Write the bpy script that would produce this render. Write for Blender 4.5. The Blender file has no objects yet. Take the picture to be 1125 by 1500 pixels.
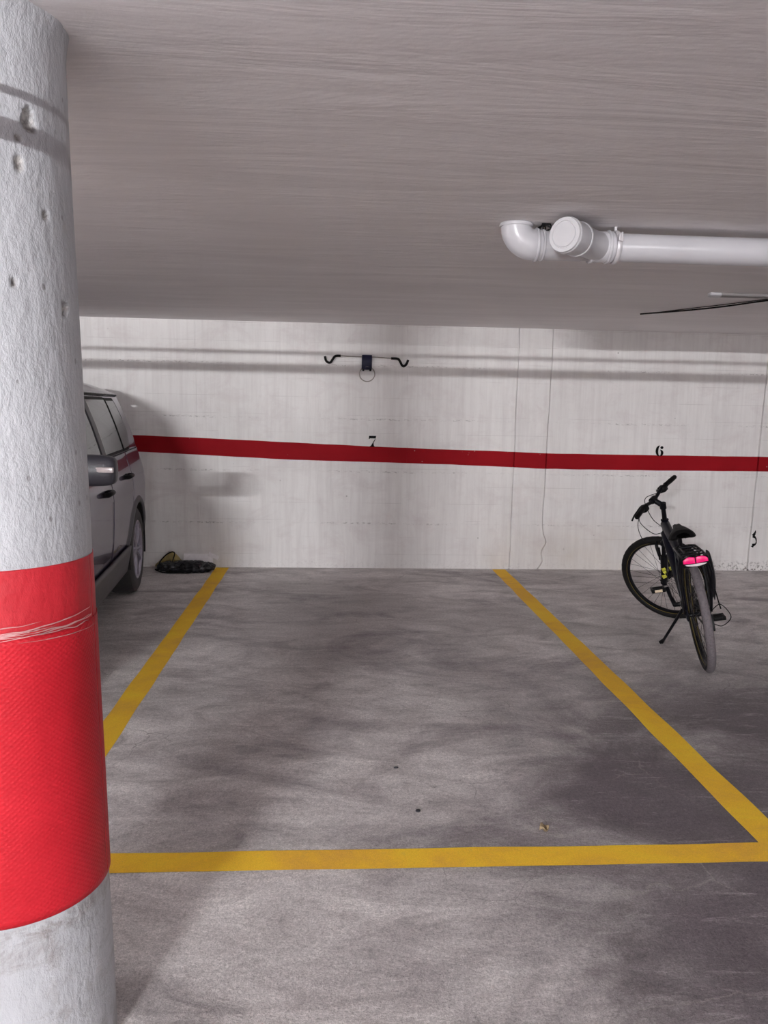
import bpy, bmesh, math, random
from mathutils import Vector, Matrix, Quaternion, noise
R = math.radians
PI = math.pi
random.seed(7)
scene = bpy.context.scene
COL = scene.collection

# ------------------------------------------------------------------ camera
EYE = Vector((0, 0, 1.5))
F_PX, YAW, PITCH, ROLL = 1163.25, 0.0650, 0.1301, -0.0197
_fw = Vector((math.sin(YAW)*math.cos(PITCH), math.cos(YAW)*math.cos(PITCH), -math.sin(PITCH)))
_r0 = Vector((math.cos(YAW), -math.sin(YAW), 0)); _u0 = _r0.cross(_fw)
_rt = math.cos(ROLL)*_r0 - math.sin(ROLL)*_u0
_up = math.cos(ROLL)*_u0 + math.sin(ROLL)*_r0
WALL_Y, CEIL_Z = 7.3566, 2.2513

def ray(x, y):
    return (x-562.5)/F_PX*_rt - (y-750)/F_PX*_up + _fw
def on_wall(x, y, off=0.0):
    d = ray(x, y); return EYE + d*((WALL_Y-off)/d.y)
def on_floor(x, y, z=0.0):
    d = ray(x, y); return EYE + d*((z-1.5)/d.z)
def on_ceiling(x, y, off=0.0):
    d = ray(x, y); return EYE + d*((CEIL_Z-off-1.5)/d.z)

cam_data = bpy.data.cameras.new('camera')
cam = bpy.data.objects.new('camera', cam_data); COL.objects.link(cam)
m = Matrix((_rt, _up, -_fw)).transposed().to_4x4(); m.translation = EYE
cam.matrix_world = m
cam_data.sensor_fit = 'HORIZONTAL'; cam_data.sensor_width = 36
cam_data.lens = 36*F_PX/1125
cam_data.clip_start = 0.02
scene.camera = cam

# ------------------------------------------------------------------ helpers
class MB:
    """collects shapes into one mesh"""
    def __init__(self):
        self.v, self.f, self.mi, self.cur = [], [], [], 0
    def add(self, vs, fs, M=None):
        o = len(self.v)
        for p in vs:
            p = Vector(p)
            self.v.append(M @ p if M else p)
        for f in fs:
            self.f.append([i+o for i in f]); self.mi.append(self.cur)
        return self
    def box(self, c, s, M=None, bev=0.0, seg=2):
        bm = bmesh.new(); bmesh.ops.create_cube(bm, size=1)
        for v in bm.verts: v.co = Vector((v.co.x*s[0], v.co.y*s[1], v.co.z*s[2]))
        if bev > 0:
            bmesh.ops.bevel(bm, geom=bm.edges[:], offset=bev, segments=seg, profile=0.5, affect='EDGES')
        bm.verts.index_update()
        T = Matrix.Translation(Vector(c))
        if M: T = T @ M
        self.add([T @ v.co for v in bm.verts], [[v.index for v in f.verts] for f in bm.faces]); bm.free()
        return self
    def tube(self, pts, r, seg=10, cap=True, closed=False, M=None):
        pts = [Vector(p) for p in pts]; n = len(pts)
        rs = r if isinstance(r, (list, tuple)) else [r]*n
        tans = []
        for i in range(n):
            if closed: t = pts[(i+1) % n]-pts[i-1]
            else: t = pts[min(i+1, n-1)]-pts[max(i-1, 0)]
            tans.append(t.normalized())
        a = Vector((0, 0, 1)) if abs(tans[0].z) < 0.9 else Vector((1, 0, 0))
        nrm = (a - tans[0]*a.dot(tans[0])).normalized()
        vs, fs = [], []
        for i in range(n):
            if i:
                q = tans[i-1].rotation_difference(tans[i]); nrm = q @ nrm
                nrm = (nrm - tans[i]*nrm.dot(tans[i])).normalized()
            b = tans[i].cross(nrm)
            for k in range(seg):
                an = 2*PI*k/seg
                vs.append(pts[i] + (nrm*math.cos(an)+b*math.sin(an))*rs[i])
        rng = n if closed else n-1
        for i in range(rng):
            j = (i+1) % n
            for k in range(seg):
                l = (k+1) % seg
                fs.append([i*seg+k, i*seg+l, j*seg+l, j*seg+k])
        if cap and not closed:
            fs.append([k for k in range(seg)][::-1]); fs.append([(n-1)*seg+k for k in range(seg)])
        return self.add(vs, fs, M)
    def lathe(self, prof, seg=32, M=None, closed=False):
        """profile of (radius, height) turned about local Z"""
        n = len(prof); vs, fs = [], []
        for (r, z) in prof:
            for k in range(seg):
                a = 2*PI*k/seg; vs.append((r*math.cos(a), r*math.sin(a), z))
        for i in range(n if closed else n-1):
            j = (i+1) % n
            for k in range(seg):
                l = (k+1) % seg
                fs.append([i*seg+k, i*seg+l, j*seg+l, j*seg+k])
        if not closed:
            if prof[0][0] > 1e-6: fs.append([k for k in range(seg)][::-1])
            if prof[-1][0] > 1e-6: fs.append([(n-1)*seg+k for k in range(seg)])
        return self.add(vs, fs, M)
    def grid(self, fn, nu, nv):
        vs = [fn(i/nu, j/nv) for j in range(nv+1) for i in range(nu+1)]
        w = nu+1
        fs = [[j*w+i, j*w+i+1, (j+1)*w+i+1, (j+1)*w+i] for j in range(nv) for i in range(nu)]
        return self.add(vs, fs)
    def prism(self, poly, d, M=None):
        """polygon in XY given thickness d along Z"""
        n = len(poly)
        vs = [(x, y, 0) for x, y in poly]+[(x, y, d) for x, y in poly]
        fs = [list(range(n))[::-1], list(range(n, 2*n))]
        fs += [[i, (i+1) % n, n+(i+1) % n, n+i] for i in range(n)]
        return self.add(vs, fs, M)
    def build(self, name, mat, parent=None, smooth=35, solid=0.0, bev=0.0, weld=True):
        me = bpy.data.meshes.new(name)
        bm = bmesh.new()
        bv = [bm.verts.new(p) for p in self.v]
        for f, k in zip(self.f, self.mi):
            if len(set(f)) < 3: continue
            try:
                fc = bm.faces.new([bv[i] for i in f]); fc.material_index = k
            except ValueError: pass
        if weld: bmesh.ops.remove_doubles(bm, verts=bm.verts, dist=1e-5)
        bmesh.ops.recalc_face_normals(bm, faces=bm.faces)
        if smooth:
            for f in bm.faces: f.smooth = True
        bm.to_mesh(me); bm.free()
        if smooth: me.set_sharp_from_angle(angle=R(smooth))
        for mt in (mat if isinstance(mat, (list, tuple)) else [mat]): me.materials.append(mt)
        o = bpy.data.objects.new(name, me); COL.objects.link(o)
        if parent is not None: o.parent = parent
        if solid:
            s = o.modifiers.new('solid', 'SOLIDIFY'); s.thickness = solid; s.offset = -1
        if bev:
            b = o.modifiers.new('bevel', 'BEVEL'); b.width = bev; b.segments = 2; b.limit_method = 'ANGLE'
        return o

def empty(name, loc=(0, 0, 0), M=None):
    o = bpy.data.objects.new(name, None); COL.objects.link(o); o.empty_display_size = 0.1
    if M is not None: o.matrix_world = M
    else: o.location = loc
    return o
def tag(o, label=None, cat=None, group=None, kind=None):
    if label: o['label'] = label
    if cat: o['category'] = cat
    if group: o['group'] = group
    if kind: o['kind'] = kind
    return o
def lerp(a, b, t): return a+(b-a)*t
def interp(x, pts):
    if x <= pts[0][0]: return pts[0][1]
    for (x0, y0), (x1, y1) in zip(pts, pts[1:]):
        if x <= x1: return lerp(y0, y1, (x-x0)/(x1-x0))
    return pts[-1][1]
def spline(pts, n=8):
    """Catmull-Rom through the points"""
    P = [Vector(p) for p in pts]; P = [2*P[0]-P[1]]+P+[2*P[-1]-P[-2]]; out = []
    for i in range(1, len(P)-2):
        for k in range(n):
            t = k/n
            out.append(0.5*((2*P[i])+(P[i+1]-P[i-1])*t+(2*P[i-1]-5*P[i]+4*P[i+1]-P[i+2])*t*t
                            + (3*P[i]-P[i-1]-3*P[i+1]+P[i+2])*t**3))
    out.append(P[-2]); return out

# ------------------------------------------------------------------ materials
class NT:
    def __init__(self, name):
        self.m = bpy.data.materials.new(name); self.m.use_nodes = True
        self.t = self.m.node_tree; self.b = self.t.nodes['Principled BSDF']
    def n(self, typ, props=None, **ins):
        nd = self.t.nodes.new(typ)
        for k, v in (props or {}).items(): setattr(nd, k, v)
        for k, v in ins.items():
            key = int(k[1:]) if k[0] == '_' and k[1:].isdigit() else k.replace('_', ' ')
            self.set(nd.inputs[key], v)
        return nd
    def set(self, sock, v):
        if isinstance(v, bpy.types.NodeSocket): self.t.links.new(v, sock)
        else:
            if isinstance(v, tuple) and len(v) == 3 and sock.type == 'RGBA': v = v+(1,)
            sock.default_value = v
    def coord(self, which='Object'): return self.n('ShaderNodeTexCoord').outputs[which]
    def map(self, vec, scale=(1, 1, 1), loc=(0, 0, 0), rot=(0, 0, 0)):
        return self.n('ShaderNodeMapping', None, Vector=vec, Scale=scale, Location=loc, Rotation=rot).outputs[0]
    def noise(self, vec, scale, detail=4, rough=0.55, dist=0.0):
        return self.n('ShaderNodeTexNoise', None, Vector=vec, Scale=scale, Detail=detail, Roughness=rough, Distortion=dist).outputs[0]
    def voro(self, vec, scale, feature='F1'):
        return self.n('ShaderNodeTexVoronoi', {'feature': feature}, Vector=vec, Scale=scale).outputs['Distance']
    def ramp(self, fac, stops):
        r = self.n('ShaderNodeValToRGB', None, Fac=fac); e = r.color_ramp.elements
        while len(e) < len(stops): e.new(0.5)
        for el, (p, c) in zip(e, stops):
            el.position = p
            el.color = (c, c, c, 1) if not isinstance(c, tuple) else c+(1,)
        return r.outputs[0]
    def math(self, op, a, b=0.0, c=0.0):
        return self.n('ShaderNodeMath', {'operation': op}, _0=a, _1=b, _2=c).outputs[0]
    def mix(self, fac, a, b, mode='MIX'):
        nd = self.n('ShaderNodeMix', {'data_type': 'RGBA', 'blend_type': mode})
        self.set(nd.inputs[0], fac); self.set(nd.inputs[6], a); self.set(nd.inputs[7], b)
        return nd.outputs[2]
    def xyz(self, vec):
        s = self.n('ShaderNodeSeparateXYZ', None, Vector=vec); return s.outputs
    def bump(self, h, strength=0.3, dist=0.01, prev=None):
        nd = self.n('ShaderNodeBump', None, Height=h, Strength=strength, Distance=dist)
        if prev: self.set(nd.inputs['Normal'], prev)
        return nd.outputs[0]
    def out(self, color=None, rough=None, normal=None, **kw):
        if color is not None: self.set(self.b.inputs['Base Color'], color)
        if rough is not None: self.set(self.b.inputs['Roughness'], rough)
        if normal is not None: self.set(self.b.inputs['Normal'], normal)
        for k, v in kw.items(): self.set(self.b.inputs[k.replace('_', ' ')], v)
        return self.m

def plain(name, col, rough=0.5, metal=0.0, var=0.12, scale=30, bump=0.0, **kw):
    t = NT(name); c = t.coord()
    f = t.noise(c, scale, 3)
    lo = tuple(x*(1-var) for x in col); hi = tuple(min(1, x*(1+var)) for x in col)
    nrm = t.bump(t.noise(c, scale*4, 2), bump, 0.003) if bump else None
    return t.out(t.ramp(f, [(0.3, lo), (0.7, hi)]), rough, nrm, Metallic=metal, **kw)

def mat_floor():
    t = NT('worn_concrete_floor'); c = t.coord(); x, y, z = t.xyz(c)
    big = t.noise(t.map(c, (0.8, 1.0, 1)), 0.9, 6, 0.62, 0.6)
    mid = t.noise(t.map(c, (1.0, 2.0, 1), rot=(0, 0, 0.25)), 2.6, 9, 0.72, 0.8)
    fine = t.noise(c, 55, 6, 0.75)
    grit = t.math('ADD', t.math('MULTIPLY', t.noise(c, 380, 2, 0.6), 0.45), t.math('MULTIPLY', t.noise(c, 150, 3, 0.7), 0.55))
    col = t.ramp(mid, [(0.27, (0.33, 0.30, 0.30)), (0.46, (0.68, 0.638, 0.63)), (0.66, (0.92, 0.88, 0.865))])
    st = t.ramp(big, [(0.38, 0.55), (0.60, 1.0)])
    col = t.mix(0.6, col, st, 'MULTIPLY')
    # dirt plus painted light falloff: floor darkens to the right and near, ragged borders
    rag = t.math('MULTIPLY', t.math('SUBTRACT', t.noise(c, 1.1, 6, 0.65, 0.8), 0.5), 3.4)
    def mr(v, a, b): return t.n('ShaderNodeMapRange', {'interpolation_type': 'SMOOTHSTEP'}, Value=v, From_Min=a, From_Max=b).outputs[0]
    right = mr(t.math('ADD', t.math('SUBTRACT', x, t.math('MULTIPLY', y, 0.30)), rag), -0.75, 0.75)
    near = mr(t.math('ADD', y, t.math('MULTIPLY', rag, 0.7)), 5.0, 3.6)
    grime_falloff = t.math('MULTIPLY', t.math('MULTIPLY', right, near), 0.9)
    col = t.mix(grime_falloff, col, t.mix(mid, (0.035, 0.025, 0.033), (0.20, 0.168, 0.185)))
    # a broad old stain across the bay
    d = t.n('ShaderNodeVectorMath', {'operation': 'DISTANCE'}); t.set(d.inputs[0], t.map(c, (1.0, 1.0, 0.0))); d.inputs[1].default_value = (0.25, 5.6, 0)
    old = t.math('MULTIPLY', mr(t.math('ADD', d.outputs['Value'], rag), 1.5, 0.3), 0.33)
    col = t.mix(old, col, (0.24, 0.21, 0.215))
    oil = t.ramp(t.noise(t.map(c, (1, 1.6, 1), loc=(3, 1, 0)), 0.9, 6, 0.65, 1.0), [(0.50, 0.0), (0.66, 0.7)])
    col = t.mix(oil, col, (0.20, 0.168, 0.185))
    # pale scuffs and tyre wear running across
    sc = t.ramp(t.noise(t.map(c, (0.9, 4.5, 1), rot=(0, 0, 0.2)), 3.0, 10, 0.78, 1.4), [(0.55, 0.0), (0.74, 0.6)])
    col = t.mix(sc, col, (0.74, 0.695, 0.68))
    # hairline cracks
    w = t.n('ShaderNodeTexVoronoi', {'feature': 'DISTANCE_TO_EDGE'}, Vector=t.map(t.mix(0.12, c, t.n('ShaderNodeTexNoise', None, Vector=c, Scale=5.0, Detail=5.0).outputs[1]), (1, 1.4, 1)), Scale=1.6).outputs['Distance']
    ck = t.math('MULTIPLY', t.ramp(w, [(0.0, 1.0), (0.006, 0.0)]), t.ramp(t.noise(c, 1.3, 2), [(0.52, 0.0), (0.66, 0.45)]))
    col = t.mix(ck, col, (0.50, 0.47, 0.42))
    # dark curved scratches
    w2 = t.n('ShaderNodeTexVoronoi', {'feature': 'DISTANCE_TO_EDGE'}, Vector=t.map(t.mix(0.2, c, t.n('ShaderNodeTexNoise', None, Vector=c, Scale=3.0, Detail=4.0).outputs[1]), (1, 1, 1), loc=(5, 2, 0)), Scale=4.5).outputs['Distance']
    ck2 = t.math('MULTIPLY', t.ramp(w2, [(0.0, 1.0), (0.012, 0.0)]), t.ramp(t.noise(t.map(c, loc=(7, 0, 0)), 1.9, 3), [(0.52, 0.0), (0.66, 0.5)]))
    col = t.mix(ck2, col, (0.16, 0.14, 0.14))
    g = t.ramp(fine, [(0.3, 0.68), (0.7, 1.28)])
    col = t.mix(0.85, col, g, 'MULTIPLY')
    g2 = t.ramp(grit, [(0.34, 0.45), (0.66, 1.4)])
    col = t.mix(0.8, col, g2, 'MULTIPLY')
    rough = t.ramp(mid, [(0.3, 0.5), (0.7, 0.8)])
    nb = t.bump(grit, 0.45, 0.004, t.bump(fine, 0.4, 0.01, t.bump(mid, 0.25, 0.02)))
    return t.out(col, rough, nb, Specular_IOR_Level=0.3)

def mat_ceiling():
    t = NT('trowelled_grey_ceiling'); c = t.coord()
    st = t.noise(t.map(c, (0.55, 3.0, 1), rot=(0, 0, 0.12)), 1.5, 5, 0.6, 0.5)
    f = t.noise(c, 40, 4, 0.6)
    col = t.ramp(st, [(0.3, (0.78, 0.752, 0.756)), (0.7, (0.86, 0.832, 0.836))])
    chip = t.ramp(t.voro(t.map(c, (1, 1, 1)), 3.2), [(0.0, 1.0), (0.018, 1.0), (0.03, 0.0)])
    chip = t.math('MULTIPLY', chip, t.ramp(t.noise(c, 1.4, 2), [(0.5, 0.0), (0.56, 1.0)]))
    col = t.mix(chip, col, (0.85, 0.82, 0.78))
    b = t.bump(st, 0.35, 0.03, t.bump(f, 0.12, 0.004, t.bump(t.noise(t.map(c, (0.7, 2.6, 1), rot=(0, 0, 0.1)), 2.2, 3), 0.2, 0.012)))
    return t.out(col, 0.9, b, Specular_IOR_Level=0.15)

def wall_nodes(t, base_lo, base_hi, dirt=True):
    c = t.coord(); x, y, z = t.xyz(c)
    f = t.noise(c, 1.7, 5, 0.6, 0.4)
    col = t.ramp(f, [(0.3, base_lo), (0.7, base_hi)])
    # formwork board lines, pitted
    zz = t.math('ADD', z, t.math('MULTIPLY', t.math('SUBTRACT', t.noise(c, 2.0, 2), 0.5), 0.02))
    mod = t.math('PINGPONG', t.math('ADD', zz, 0.06), 0.2425)
    line = t.ramp(mod, [(0.0, 1.0), (0.004, 1.0), (0.012, 0.0)])
    spk = t.ramp(t.noise(t.map(c, (1, 1, 3)), 38, 4, 0.7), [(0.52, 0.0), (0.62, 1.0)])
    reg = t.ramp(t.noise(t.map(c, (1, 1, 0.3)), 1.1, 2), [(0.42, 0.15), (0.6, 1.0)])
    ln = t.math('MULTIPLY', t.math('MULTIPLY', line, spk), reg)
    col = t.mix(t.math('MULTIPLY', ln, 0.8), col, (0.22, 0.2, 0.19))
    pit = t.math('MULTIPLY', t.ramp(t.voro(c, 9), [(0.0, 1.0), (0.05, 1.0), (0.08, 0.0)]), t.ramp(t.noise(c, 4, 2), [(0.6, 0.0), (0.66, 1.0)]))
    col = t.mix(t.math('MULTIPLY', pit, 0.6), col, (0.25, 0.23, 0.22))
    if dirt:
        # thin patches of coat and faint vertical roller streaks
        strk = t.ramp(t.noise(t.map(c, (9, 1, 0.5)), 2.4, 5, 0.7), [(0.42, 0.0), (0.72, 0.4)])
        col = t.mix(strk, col, (0.62, 0.58, 0.575))
        thin = t.ramp(t.noise(t.map(c, (1, 1, 1.4), loc=(2, 0, 5)), 2.6, 8, 0.72, 0.6), [(0.5, 0.0), (0.7, 0.5)])
        col = t.mix(thin, col, (0.66, 0.60, 0.60))
        bl_ = t.math('MULTIPLY', t.math('PINGPONG', t.math('ADD', z, 0.03), 0.081), 1.0)
        bln = t.math('MULTIPLY', t.ramp(bl_, [(0.0, 1.0), (0.003, 0.0)]), t.ramp(t.noise(t.map(c, (1, 1, 4)), 2.5, 4), [(0.48, 0.0), (0.6, 0.35)]))
        col = t.mix(bln, col, (0.40, 0.37, 0.36))
        # splashed dirt along the foot, heavier at the far right
        foot = t.n('ShaderNodeMapRange', None, Value=z, From_Min=0.02, From_Max=0.11, To_Min=1.0, To_Max=0.0).outputs[0]
        rt = t.n('ShaderNodeMapRange', None, Value=x, From_Min=3.3, From_Max=3.8, To_Min=0.0, To_Max=1.0).outputs[0]
        nz = t.ramp(t.noise(c, 34, 6, 0.75), [(0.53, 0.0), (0.58, 1.0)])
        amt = t.math('MULTIPLY', t.math('MULTIPLY', foot, nz), t.math('ADD', t.math('MULTIPLY', rt, 0.85), 0.12))
        col = t.mix(amt, col, (0.12, 0.1, 0.09))
        # yellowish damp patch low behind the bicycle
        d = t.n('ShaderNodeVectorMath', {'operation': 'DISTANCE'}); t.set(d.inputs[0], t.map(c, (0.9, 0, 1.9))); d.inputs[1].default_value = (2.15, 0, 0.28)
        ds = t.math('MULTIPLY', t.n('ShaderNodeMapRange', None, Value=d.outputs['Value'], From_Min=0.1, From_Max=0.75, To_Min=0.55, To_Max=0.0).outputs[0], t.noise(c, 5, 4))
        col = t.mix(ds, col, (0.62, 0.52, 0.40))
    brush = t.noise(t.map(c, (14, 1, 2.0)), 3, 5, 0.65)
    hb = t.noise(t.map(c, (2.2, 1, 16)), 2, 4, 0.6)
    b = t.bump(ln, -0.6, 0.006, t.bump(brush, 0.22, 0.006, t.bump(hb, 0.2, 0.008)))
    b = t.bump(pit, -0.6, 0.006, b)
    return col, b

def mat_wall():
    t = NT('white_painted_board_concrete')
    col, b = wall_nodes(t, (0.80, 0.78, 0.77), (0.88, 0.86, 0.85))
    return t.out(col, 0.6, b)
def mat_stripe():
    t = NT('dark_red_wall_paint')
    col, b = wall_nodes(t, (0.26, 0.007, 0.012), (0.33, 0.009, 0.015), dirt=False)
    c = t.coord()
    ch = t.math('MULTIPLY', t.ramp(t.voro(c, 14), [(0.0, 1.0), (0.06, 1.0), (0.09, 0.0)]), t.ramp(t.noise(c, 2.2, 2), [(0.55, 0.0), (0.6, 0.6)]))
    col = t.mix(ch, col, (0.6, 0.4, 0.38))
    return t.out(col, 0.7, b, Specular_IOR_Level=0.08)

def mat_pillar():
    t = NT('white_painted_rough_concrete'); c = t.coord(); x, y, z = t.xyz(c)
    f = t.noise(c, 4, 5, 0.6)
    col = t.ramp(f, [(0.3, (0.37, 0.375, 0.395)), (0.7, (0.45, 0.455, 0.48))])
    pit = t.math('MULTIPLY', t.ramp(t.voro(t.map(c, (1, 1, 0.7)), 26), [(0.0, 1.0), (0.09, 1.0), (0.14, 0.0)]), t.ramp(t.noise(c, 9, 2), [(0.49, 0.0), (0.53, 1.0)]))
    col = t.mix(t.math('MULTIPLY', pit, 0.75), col, (0.2, 0.19, 0.19))
    low = t.n('ShaderNodeMapRange', None, Value=z, From_Min=0.25, From_Max=0.45, To_Min=0.55, To_Max=1.0).outputs[0]
    lowm = t.n('ShaderNodeMapRange', None, Value=z, From_Min=0.42, From_Max=0.40, To_Min=0.0, To_Max=1.0).outputs[0]
    scuff = t.math('MULTIPLY', t.math('MULTIPLY', t.ramp(t.noise(t.map(c, (1, 1, 1.5)), 9, 8, 0.75, 0.6), [(0.47, 0.0), (0.62, 0.85)]), lowm), low)
    col = t.mix(scuff, col, (0.20, 0.175, 0.16))
    at = t.n('ShaderNodeAttribute', {'attribute_name': 'chip'}).outputs['Fac']
    col = t.mix(at, col, t.ramp(t.noise(c, 60, 4), [(0.35, (0.12, 0.11, 0.11)), (0.65, (0.42, 0.4, 0.38))]))
    lump = t.noise(t.map(c, (1, 1, 0.55)), 42, 5, 0.65)
    big = t.noise(t.map(c, (1, 1, 0.4)), 14, 3)
    b = t.bump(pit, -0.8, 0.01, t.bump(lump, 0.6, 0.010, t.bump(big, 0.35, 0.012)))
    return t.out(col, 0.5, b)
def mat_red(name, dimples):
    t = NT(name); c = t.coord()
    col = t.ramp(t.noise(c, 5, 5), [(0.3, (0.40, 0.010, 0.018)), (0.7, (0.48, 0.014, 0.025))])
    if dimples:
        uv = t.coord('UV')
        v = t.voro(t.map(uv, (1, 1, 1)), 1.0)
        # regular hexagonal dimples
        a = t.n('ShaderNodeTexVoronoi', {'feature': 'SMOOTH_F1'}, Vector=t.map(uv, (92, 54, 1)), Scale=1.0, Randomness=0.0).outputs['Distance']
        b2 = t.n('ShaderNodeTexVoronoi', {'feature': 'SMOOTH_F1'}, Vector=t.map(uv, (92, 54, 1), loc=(0.5, 0.5, 0)), Scale=1.0, Randomness=0.0).outputs['Distance']
        h = t.math('MINIMUM', a, b2)
        b = t.bump(h, 0.35, 0.006, t.bump(t.noise(c, 6, 3), 0.15, 0.02))
        sc = t.ramp(t.noise(t.map(c, (1, 1, 8)), 5, 8, 0.8), [(0.66, 0.0), (0.78, 0.35)])
        col = t.mix(sc, col, (0.8, 0.35, 0.33))
        return t.out(col, 0.45, b, Specular_IOR_Level=0.22)
    b = t.bump(t.noise(t.map(c, (1, 1, 0.6)), 40, 5, 0.65), 0.35, 0.008, t.bump(t.noise(c, 12, 3), 0.3, 0.012))
    return t.out(col, 0.5, b)
def mat_yellow():
    t = NT('worn_yellow_road_paint'); c = t.coord()
    n = t.noise(c, 2.2, 7, 0.68, 0.6)
    col = t.ramp(n, [(0.3, (0.78, 0.42, 0.075)), (0.5, (0.93, 0.56, 0.05)), (0.7, (0.96, 0.66, 0.05))])
    w = t.ramp(t.noise(c, 26, 8, 0.8), [(0.57, 0.0), (0.75, 0.4)])
    col = t.mix(w, col, (0.55, 0.38, 0.16))
    g = t.ramp(t.noise(c, 320, 2), [(0.3, 0.8), (0.7, 1.12)])
    col = t.mix(0.6, col, g, 'MULTIPLY')
    return t.out(col, 0.7, t.bump(t.noise(c, 300, 2), 0.3, 0.003), Specular_IOR_Level=0.1)

M_floor, M_ceil, M_wall, M_stripe = mat_floor(), mat_ceiling(), mat_wall(), mat_stripe()
M_pillar, M_foil, M_redp = mat_pillar(), mat_red('red_dimpled_foil', True), mat_red('red_gloss_paint', False)
M_yellow = mat_yellow()
M_black_paint = plain('black_stencil_paint', (0.005, 0.005, 0.005), 0.7, Specular_IOR_Level=0.1)
M_black = plain('black_satin_metal', (0.004, 0.004, 0.006), 0.35, 0.0, Specular_IOR_Level=0.22)
M_black_plastic = plain('black_plastic', (0.006, 0.0055, 0.006), 0.5, bump=0.1, Specular_IOR_Level=0.12)
M_dark_plastic = plain('dark_grey_plastic', (0.028, 0.026, 0.034), 0.45, bump=0.15)
M_navy = plain('navy_coated_steel', (0.006, 0.006, 0.03), 0.45, Specular_IOR_Level=0.2)
M_steel = plain('dull_steel_wire', (0.30, 0.27, 0.25), 0.4, 0.9)
M_pvc = plain('white_pvc_plastic', (0.49, 0.48, 0.505), 0.28, var=0.03, scale=6)
M_pvc_cap = plain('white_pvc_cap', (0.54, 0.53, 0.55), 0.3, var=0.03, scale=6)
M_clamp = plain('white_coated_clamp', (0.55, 0.53, 0.55), 0.35, 0.2)
M_white_metal = plain('white_lamp_metal', (0.55, 0.52, 0.51), 0.5, var=0.05)
M_tape = plain('torn_clear_tape', (0.52, 0.27, 0.27), 0.25, var=0.3, scale=20)

# ------------------------------------------------------------------ the setting
X0, X1, YB = -8.5, 8.5, -8.0
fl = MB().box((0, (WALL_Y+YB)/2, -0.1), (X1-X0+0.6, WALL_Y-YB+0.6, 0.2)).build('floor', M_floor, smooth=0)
tag(fl, kind='structure')
ce = MB().box((0, (WALL_Y+YB)/2, CEIL_Z+0.05), (X1-X0+0.6, WALL_Y-YB+0.6, 0.1)).build('ceiling', M_ceil, smooth=0)
tag(ce, kind='structure')
for nm, c, s in (('wall_left', (X0-0.15, (WALL_Y+YB)/2, CEIL_Z/2), (0.3, WALL_Y-YB, CEIL_Z)),
                 ('wall_right', (X1+0.15, (WALL_Y+YB)/2, CEIL_Z/2), (0.3, WALL_Y-YB, CEIL_Z)),
                 ('wall_front', (0, YB-0.15, CEIL_Z/2), (X1-X0+0.6, 0.3, CEIL_Z))):
    tag(MB().box(c, s).build(nm, M_wall, smooth=0), kind='structure')

# back wall: cast panels with joints of real depth between them
def gx(px_top, px_bot):
    a, b = on_wall(*px_top), on_wall(*px_bot)
    return lambda z: a.x+(b.x-a.x)*(a.z-z)/(a.z-b.z)
_g2 = gx((810.7, 481.6), (794, 770))
def wiggle(z):
    if z > 0.42: return _g2(z)
    return _g2(z) + 0.028*math.sin((0.42-z)*9) - 0.018*math.sin((0.42-z)*31)*min(1, (0.42-z)*6)
GROOVES = [(gx((285, 468.5), (294, 810)), 0.005, 0.003), (gx((597.6, 480), (594, 829)), 0.005, 0.003),
           (gx((761, 481.6), (745, 836)), 0.014, 0.022), (wiggle, 0.014, 0.024),
           (gx((1124, 544.6), (1094, 834)), 0.016, 0.026)]
def jit(k, z): return 0.004*noise.noise(Vector((k*7.3, z*3.1, 0.5)))
def wall_profile(z):
    P = [(X0, 0.0)]
    for k, (g, w, d) in enumerate(GROOVES):
        x = g(z)+jit(k, z); ww = w*(1+0.5*noise.noise(Vector((k*3.1, z*6, 4))))
        P += [(x-ww/2, 0.0), (x-ww*0.3, d), (x+ww*0.3, d), (x+ww/2, 0.0)]
    P.append((X1, 0.0)); return P
wb = MB(); ROWS = 60
rows = [[(x, WALL_Y+d, CEIL_Z*j/ROWS) for x, d in wall_profile(CEIL_Z*j/ROWS)] for j in range(ROWS+1)]
npf = len(rows[0])
wb.grid(lambda u, v: rows[round(v*ROWS)][round(u*(npf-1))], npf-1, ROWS)
wb.add([(X0, WALL_Y, 0), (X1, WALL_Y, 0), (X1, WALL_Y+.3, 0), (X0, WALL_Y+.3, 0),
        (X0, WALL_Y, CEIL_Z), (X1, WALL_Y, CEIL_Z), (X1, WALL_Y+.3, CEIL_Z), (X0, WALL_Y+.3, CEIL_Z)],
       [[0, 3, 2, 1], [4, 5, 6, 7], [3, 7, 6, 2], [0, 4, 7, 3], [1, 2, 6, 5]])
wall_back = wb.build('wall_back', M_wall, smooth=30); tag(wall_back, kind='structure')

# the red stripe follows the panels and dips into their joints
st_top = [on_wall(*q) for q in ((188, 637), (286, 641), (547, 654), (640, 658), (720, 660.5), (799, 664), (943, 666.6), (1109, 669))]
st_bot = [on_wall(*q) for q in ((204, 661.7), (289, 666), (416, 673), (640, 679.8), (720, 683), (799, 686.8), (943, 689), (1125, 690.7))]
tp = [(p.x, p.z) for p in st_top]; bt = [(p.x, p.z) for p in st_bot]
def zt(x): return interp(x, [(X0, tp[0][1]+0.02)]+tp+[(X1, tp[-1][1]-0.01)]) + 0.003*noise.noise(Vector((x*5, 0, 0)))
def zb(x): return interp(x, [(X0, bt[0][1]+0.02)]+bt+[(X1, bt[-1][1]-0.01)]) + 0.003*noise.noise(Vector((x*5, 9, 0)))
base = wall_profile(1.1)
NSEG = [max(1, int((b[0]-a[0])/0.08)) for a, b in zip(base, base[1:])]
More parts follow.
